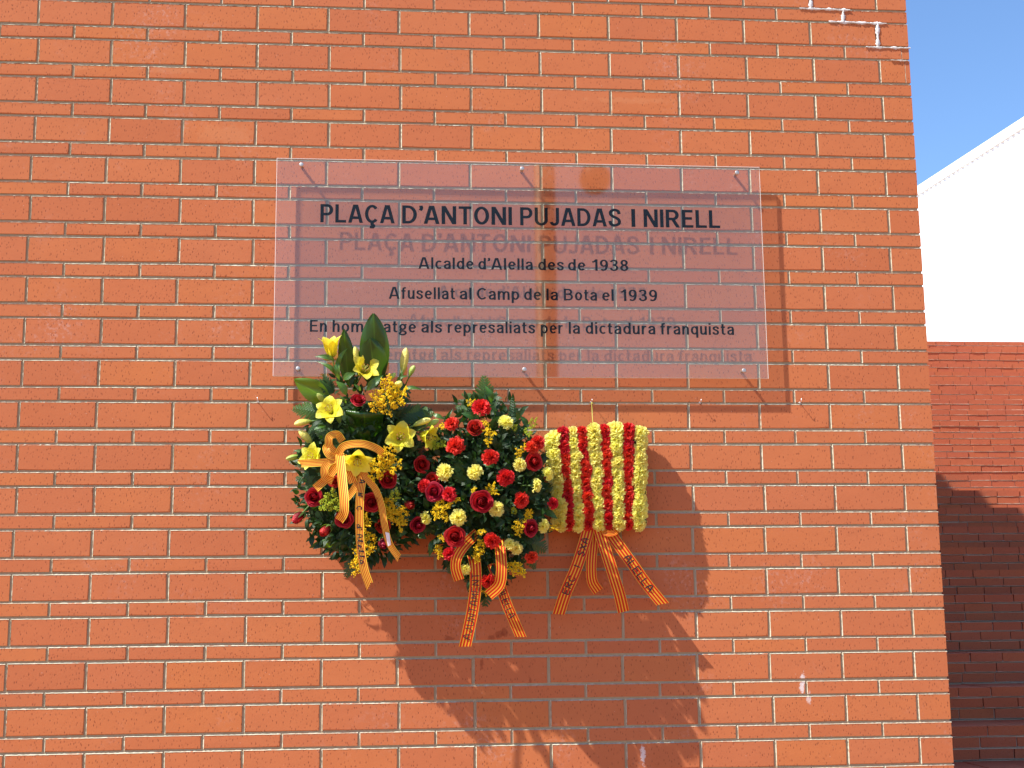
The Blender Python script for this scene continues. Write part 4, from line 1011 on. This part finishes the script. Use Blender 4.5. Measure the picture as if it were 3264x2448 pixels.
# ------------------------------------------------------------------ middle arrangement
Cq = Arr((1570, 1560), (270, 370), .10, .18)
Cq.o = at(1570, 1570, 0)
CA = thing('flower_arrangement', Cq.o, 'middle flower arrangement of red and cream carnations, red roses and fern in a teardrop shape', 'flowers', 'flower offerings hung on the brick wall')
foam(CA, ((1555, 1390), (1555, 1760)), 170, 0, .17, Cq.o)
K1 = random.Random(77)
def CN(tag, x, y, r, col, dirn=None, add=.015, label=None): return flower(Cq, CA, 'carnation', K1.choice(CR if col else CY), tag, x, y, r * .93, dirn, add=add, label=label)
for x, y, r in [(705, 385, 88), (440, 530, 70), (478, 725, 90), (785, 822, 80), (920, 1000, 82), (1145, 740, 66), (1200, 690, 70), (420, 1150, 70), (1055, 1202, 76), (795, 1555, 76), (200, 1075, 62), (1335, 1230, 56)]: CN('C', x, y, r, 1)
for x, y, r in [(150, 455, 68), (870, 485, 62), (487, 700, 70)]: CN('D', x, y, r, 1)
for x, y, r in [(918, 512, 74), (385, 950, 86), (645, 955, 78), (1040, 890, 70), (838, 1278, 74), (500, 1357, 80)]: CN('C', x, y, r, 0)
CN('C', 1285, 970, 70, 0, (.7, -.7, .1)); CN('C', 1185, 1075, 68, 0, (.85, -.5, -.1)); CN('C', 212, 1360, 66, 0, (-.7, -.7, -.2)); CN('C', 1245, 1430, 70, 0, (.7, -.7, -.2))
CN('D', 675, 370, 56, 0, (-.3, -1, .4)); CN('D', 735, 410, 64, 0, (.3, -1, -.1)); CN('D', 285, 590, 58, 0)
RS(Cq, CA, 'C', 650, 562, 84, (0, -.9, .35), .01); RS(Cq, CA, 'C', 1168, 862, 86, (.4, -1, 0)); RS(Cq, CA, 'C', 708, 1215, 106, (0, -1, -.05), .03); RS(Cq, CA, 'C', 472, 1522, 94, (-.1, -1, -.1), .02); RS(Cq, CA, 'D', 862, 230, 80, (.5, -.9, -.1))
RS(Cq, CA, 'C', 290, 1130, 88, (-.3, -1, -.1)); RS(Cq, CA, 'C', 270, 1020, 74, (-.3, -.9, .2), -.02)
for t, x, y, s, a, long in [('C', 610, 338, 120, 60, 0), ('C', 735, 570, 190, 170, 1), ('C', 765, 690, 120, 180, 0), ('C', 800, 620, 110, 100, 1), ('C', 375, 555, 130, 120, 1), ('C', 1020, 790, 130, -20, 0), ('C', 1070, 740, 120, 20, 0), ('C', 785, 1085, 150, 40, 0), ('C', 820, 1130, 120, 120, 0), ('C', 340, 1250, 190, 170, 1), ('C', 420, 1245, 110, 60, 1), ('C', 300, 1320, 170, 190, 1), ('C', 380, 1350, 130, 170, 1),
    ('C', 1050, 1420, 190, 200, 0), ('C', 1030, 1470, 150, 170, 0), ('C', 1130, 1340, 130, 45, 1), ('C', 640, 1110, 80, 60, 1), ('D', 410, 410, 200, 195, 1), ('D', 380, 490, 150, 190, 1), ('D', 430, 270, 110, 90, 1), ('D', 50, 440, 180, 185, 1), ('D', 700, 590, 180, 170, 1), ('D', 770, 620, 170, 140, 1), ('D', 740, 560, 150, 120, 1), ('D', 460, 790, 120, 170, 1), ('D', 1050, 230, 150, 110, 1), ('D', 840, 100, 130, 40, 1), ('D', 75, 320, 110, 150, 1), ('C', 490, 1200, 90, 100, 1)]:
    sprig(Cq, CA, GOLDL if long else GOLD, t, x, y, s, a, 1.25 if long else 1., add=.0)
for t, x, y, s, a in [('C', 1160, 520, 150, 40), ('C', 1120, 600, 130, 170), ('C', 990, 1290, 100, 0), ('C', 340, 700, 170, 120), ('C', 300, 720, 120, 200), ('C', 1000, 560, 90, 40)]: sprig(Cq, CA, GRN, t, x, y, s, a, add=-.01)
for t, a, b, d0, d1, m, wk in [('C', (725, 440), (725, 92), .13, .14, 3, .9), ('C', (720, 380), (900, 330), .13, .14, 1, .8), ('C', (690, 350), (525, 262), .13, .14, 3, .8), ('C', (700, 300), (855, 265), .14, .14, 1, .7), ('C', (640, 440), (470, 375), .14, .14, 3, .85), ('C', (640, 370), (490, 320), .14, .14, 1, .7),
    ('C', (560, 1060), (470, 810), .18, .19, 3, .9), ('C', (560, 1000), (600, 790), .18, .2, 3, 1.0), ('C', (600, 1010), (400, 830), .18, .19, 3, .8), ('C', (560, 1060), (690, 810), .18, .19, 3, .8), ('C', (520, 1380), (280, 1500), .14, .14, 1, .9), ('C', (450, 1400), (260, 1390), .14, .13, 2, .8), ('C', (1040, 1500), (1285, 1650), .15, .13, 0, 1.2), ('C', (1050, 1480), (1260, 1530), .15, .14, 2, 1.2), ('C', (1060, 1130), (1290, 1120), .18, .18, 0, 1.1), ('C', (900, 1500), (1140, 1600), .18, .16, 1, 1.),
    ('D', (470, 480), (460, 940), .12, .10, 0, .75), ('D', (460, 380), (500, 620), .15, .15, 2, .9), ('D', (820, 400), (900, 600), .13, .12, 1, .9), ('D', (200, 420), (140, 640), .12, .10, 2, .9), ('D', (700, 480), (820, 640), .12, .11, 1, .7), ('D', (330, 500), (290, 720), .12, .10, 2, .8), ('C', (360, 620), (230, 760), .13, .12, 1, .7), ('C', (480, 1350), (120, 1460), .12, .12, 0, .7), ('C', (350, 1300), (60, 1560), .11, .10, 1, .7), ('C', (900, 900), (1020, 1040), .2, .2, 2, .9), ('C', (640, 640), (540, 600), .17, .18, 2, 1.), ('D', (560, 760), (420, 860), .10, .08, 1, .9), ('C', (860, 1180), (940, 1380), .2, .2, 0, .9), ('C', (380, 820), (300, 640), .14, .14, 0, .8)]:
    blade(CA, 'fern_frond', FERN[m], t, a, b, d0, d1, wk)
for t, a, b, d0, d1, wk in [('C', (970, 640), (975, 285), .15, .15, 1.), ('C', (940, 620), (1030, 380), .15, .15, 1.), ('C', (900, 640), (905, 420), .16, .17, .9), ('C', (1130, 700), (1240, 780), .15, .16, 1.), ('C', (1230, 900), (1250, 770), .16, .16, 1.)]: blade(CA, 'fern_frond', FERNN, t, a, b, d0, d1, wk)
for t, a, b, m, wk, d in [('C', (790, 345), (745, 190), 1, 1.1, .18), ('C', (690, 490), (530, 430), 0, 1., .2), ('C', (760, 575), (890, 452), 0, 1., .21), ('C', (770, 610), (885, 565), 1, .9, .2), ('C', (1110, 560), (1050, 455), 0, 1.1, .17), ('C', (1000, 625), (1105, 545), 0, 1., .17), ('C', (390, 490), (450, 395), 1, .7, .16), ('C', (830, 450), (800, 375), 0, 1.2, .2), ('C', (840, 700), (890, 840), 0, 1., .2), ('C', (700, 880), (830, 910), 1, 1., .21), ('C', (300, 610), (375, 590), 1, 1., .17),
    ('D', (250, 330), (360, 455), 0, 1.2, .2), ('C', (330, 1540), (235, 1690), 1, 1.2, .13), ('C', (1200, 1240), (1325, 1190), 0, 1.1, .18), ('C', (1240, 1290), (1375, 1360), 0, 1., .19), ('C', (1240, 1300), (1215, 1430), 1, 1., .19), ('C', (1170, 1250), (1240, 1240), 0, 1.1, .18), ('C', (560, 1210), (530, 1120), 0, 1.3, .2), ('C', (600, 1380), (560, 1230), 0, 1.2, .2), ('C', (900, 1440), (980, 1480), 1, 1.3, .2), ('C', (860, 1450), (910, 1380), 0, 1.2, .2), ('C', (960, 870), (900, 830), 1, 1., .2), ('C', (880, 650), (900, 720), 0, 1., .19), ('D', (600, 200), (530, 110), 0, 1.2, .2), ('D', (680, 200), (640, 130), 1, 1.3, .2), ('D', (300, 640), (270, 690), 0, 1.2, .12), ('D', (420, 690), (360, 640), 1, 1.2, .12), ('C', (130, 1500), (220, 1540), 0, 1.2, .13), ('C', (940, 1090), (870, 1050), 0, 1.3, .22)]:
    blade(CA, 'ruscus_leaf', RUS[m], t, a, b, d, d + .02, wk)
filler(Cq, CA, 900, 52, (1545, 1550), (195, 260)); filler(Cq, CA, 600, 59, (1540, 1600), (190, 240), dmax=.07); filler(Aq, LA, 400, 60, (1170, 1600), (180, 190), dmax=.05); filler(Cq, CA, 80, 54, (1550, 1340), (120, 80)); filler(Cq, CA, 100, 57, (1665, 1600), (85, 140), dmax=.01); filler(Cq, CA, 90, 58, (1540, 1810), (80, 90), dmax=.01)  # dense inner leaves, mostly added to close light gaps in the cast shadows
CRW = 104
Ribbon(CA, 'D', [(395, 270, .2), (290, 370, .24), (215, 480, .25), (200, 580, .245), (232, 690, .235)], 92)
r1 = Ribbon(CA, 'D', [(350, 450, .21), (372, 560, .23), (375, 750, .225), (350, 950, .215), (310, 1150, .21), (282, 1275, .205)], CRW, endcut=.25)
r1.write('AJUNTAMENT', .93, .22, height=.60, flip=1, thick=.0019)
Ribbon(CA, 'D', [(580, 300, .2), (595, 430, .25), (605, 590, .265), (585, 730, .26), (490, 825, .245)], 96)
r2 = Ribbon(CA, 'D', [(520, 540, .20), (580, 700, .22), (650, 900, .22), (710, 1040, .215), (775, 1190, .21)], 92, endcut=-.45)
r2.write("D'ALELLA", .22, .74, height=.60, flip=-1, thick=.0019)

# ------------------------------------------------------------------ right block
Eq = Arr((1905, 1520), (160, 160), .0, .0); Eq.o = at(1905, 1520, 0)
EA = thing('flower_arrangement', Eq.o, 'rectangular flower block of upright yellow and red carnation stripes, rightmost of the three offerings', 'flowers', 'flower offerings hung on the brick wall')
def EP(x, y, d): return P('E', x, y, d)
fb = MB(); c0 = EP(230, 400, .05); c1 = EP(1040, 1190, .05)
fb.box((c0.x, -.085, c1.z), (c1.x, -.004, c0.z)); fb.v = [tuple(Vector(v) - Eq.o) for v in fb.v]
link('foam_block', fb.mesh('foam_block', m_foam, False), EA, Matrix.Translation(Eq.o))
cols = [((225, 285), (400, 375), 0, 70), ((315, 375), (375, 1200), 1, 54), ((400, 455), (380, 1205), 0, 66), ((482, 548), (370, 1190), 1, 54), ((590, 640), (362, 1200), 0, 70), ((688, 715), (365, 1190), 1, 54), ((785, 812), (360, 1195), 0, 70), ((893, 893), (350, 1195), 1, 55), ((1003, 993), (372, 1195), 0, 70)]
KR = random.Random(5)
def bloom(x, y, d, r, red, n):
    p = EP(x, y, d); s = r / 2.765 / F * 5.5; p = p + Vector((KR.uniform(-.002, .002), KR.uniform(-.003, .003), KR.uniform(-.003, .003)))
    link('carnation', KR.choice(CR if red else CY), EA, spin_frame(p, n, KR.uniform(0, 6.28), (s * KR.uniform(.9, 1.2), s * KR.uniform(.9, 1.2), s * KR.uniform(.75, 1.05))))
for ci, ((xt, xb), (yt, yb), red, r) in enumerate(cols):
    if ci == 0: yt, yb = 430, 1185
    n = 15 if red else 12
    for k in range(n):
        q = k / (n - 1); bow = 12 * math.sin(PI * q) * (1 if ci < 4 else -.3)
        x = xt + (xb - xt) * q + KR.uniform(-7, 7) + bow * .3; y = yt + (yb - yt) * q + KR.uniform(-5, 5)
        edge = 1 - math.exp(-min(q, 1 - q) * 9)
        d = .088 + .008 * edge + (.001 if red else 0)
        nx = -.55 if ci == 0 else (.45 if ci == 8 else KR.uniform(-.12, .12)); nz = .55 * math.exp(-q * 9) - .55 * math.exp(-(1 - q) * 9)
        bloom(x, y, d, r * KR.uniform(.92, 1.1), red, (nx + KR.uniform(-.15, .15), -1, nz + KR.uniform(-.15, .15)))
for k in range(10):     # the two yellow sides
    y = 430 + 745 * k / 9
    bloom(218 + 55 * k / 9, y, .050, 60, 0, (-1, -.3, KR.uniform(-.2, .2))); bloom(1022 - 8 * k / 9, y - 25, .048, 58, 0, (1, -.4, KR.uniform(-.2, .2)))
for ci, ((xt, xb), _, red, r) in enumerate(cols):
    bloom(xt, 385 + (45 if ci == 0 else 0), .052, r * .95, red, (0, -.3, 1)); bloom(xb, 1180, .052, r * .95, red, (0, -.3, -1))
bloom(548, 1190, .08, 66, 1, (0, -.8, -.6)); bloom(712, 1180, .08, 64, 1, (0, -.8, -.6))
wr = MB(); wr.tube([Vector(p) - Eq.o for p in crom([EP(568, 118, .03), EP(573, 180, .03), EP(576, 250, .045), EP(584, 350, .06)], 5)], .0016, 6); wr.tube([Vector(p) - Eq.o for p in (EP(568, 118, .03), EP(580, 128, .034), EP(590, 132, .03))], .0011, 5)
link('hanging_wire', wr.mesh('hanging_wire', simple('yellow_green_wire', (.50, .45, .06), .5)), EA, Matrix.Translation(Eq.o))
r3 = Ribbon(EA, 'F', [(545, 215, .07), (500, 380, .085), (430, 590, .09), (340, 800, .085), (277, 990, .075)], 108, endcut=.25)
r3.write('ERC I SXA', .78, .13, height=.56, flip=1, thick=.0022)
Ribbon(EA, 'F', [(590, 215, .06), (578, 380, .07), (565, 560, .075), (575, 700, .07), (628, 790, .06)], 96)
Ribbon(EA, 'F', [(625, 215, .075), (690, 420, .10), (760, 640, .105), (815, 820, .10), (850, 970, .09)], 106)
r4 = Ribbon(EA, 'F', [(700, 230, .065), (800, 370, .085), (930, 550, .09), (1050, 720, .085), (1195, 900, .08)], 104, endcut=-.55)
r4.write('ALELLA', .36, .82, height=.60, flip=-1, thick=.0028)
Ribbon(EA, 'F', [(650, 235, .08), (700, 275, .10), (770, 270, .10), (800, 225, .08)], 52)
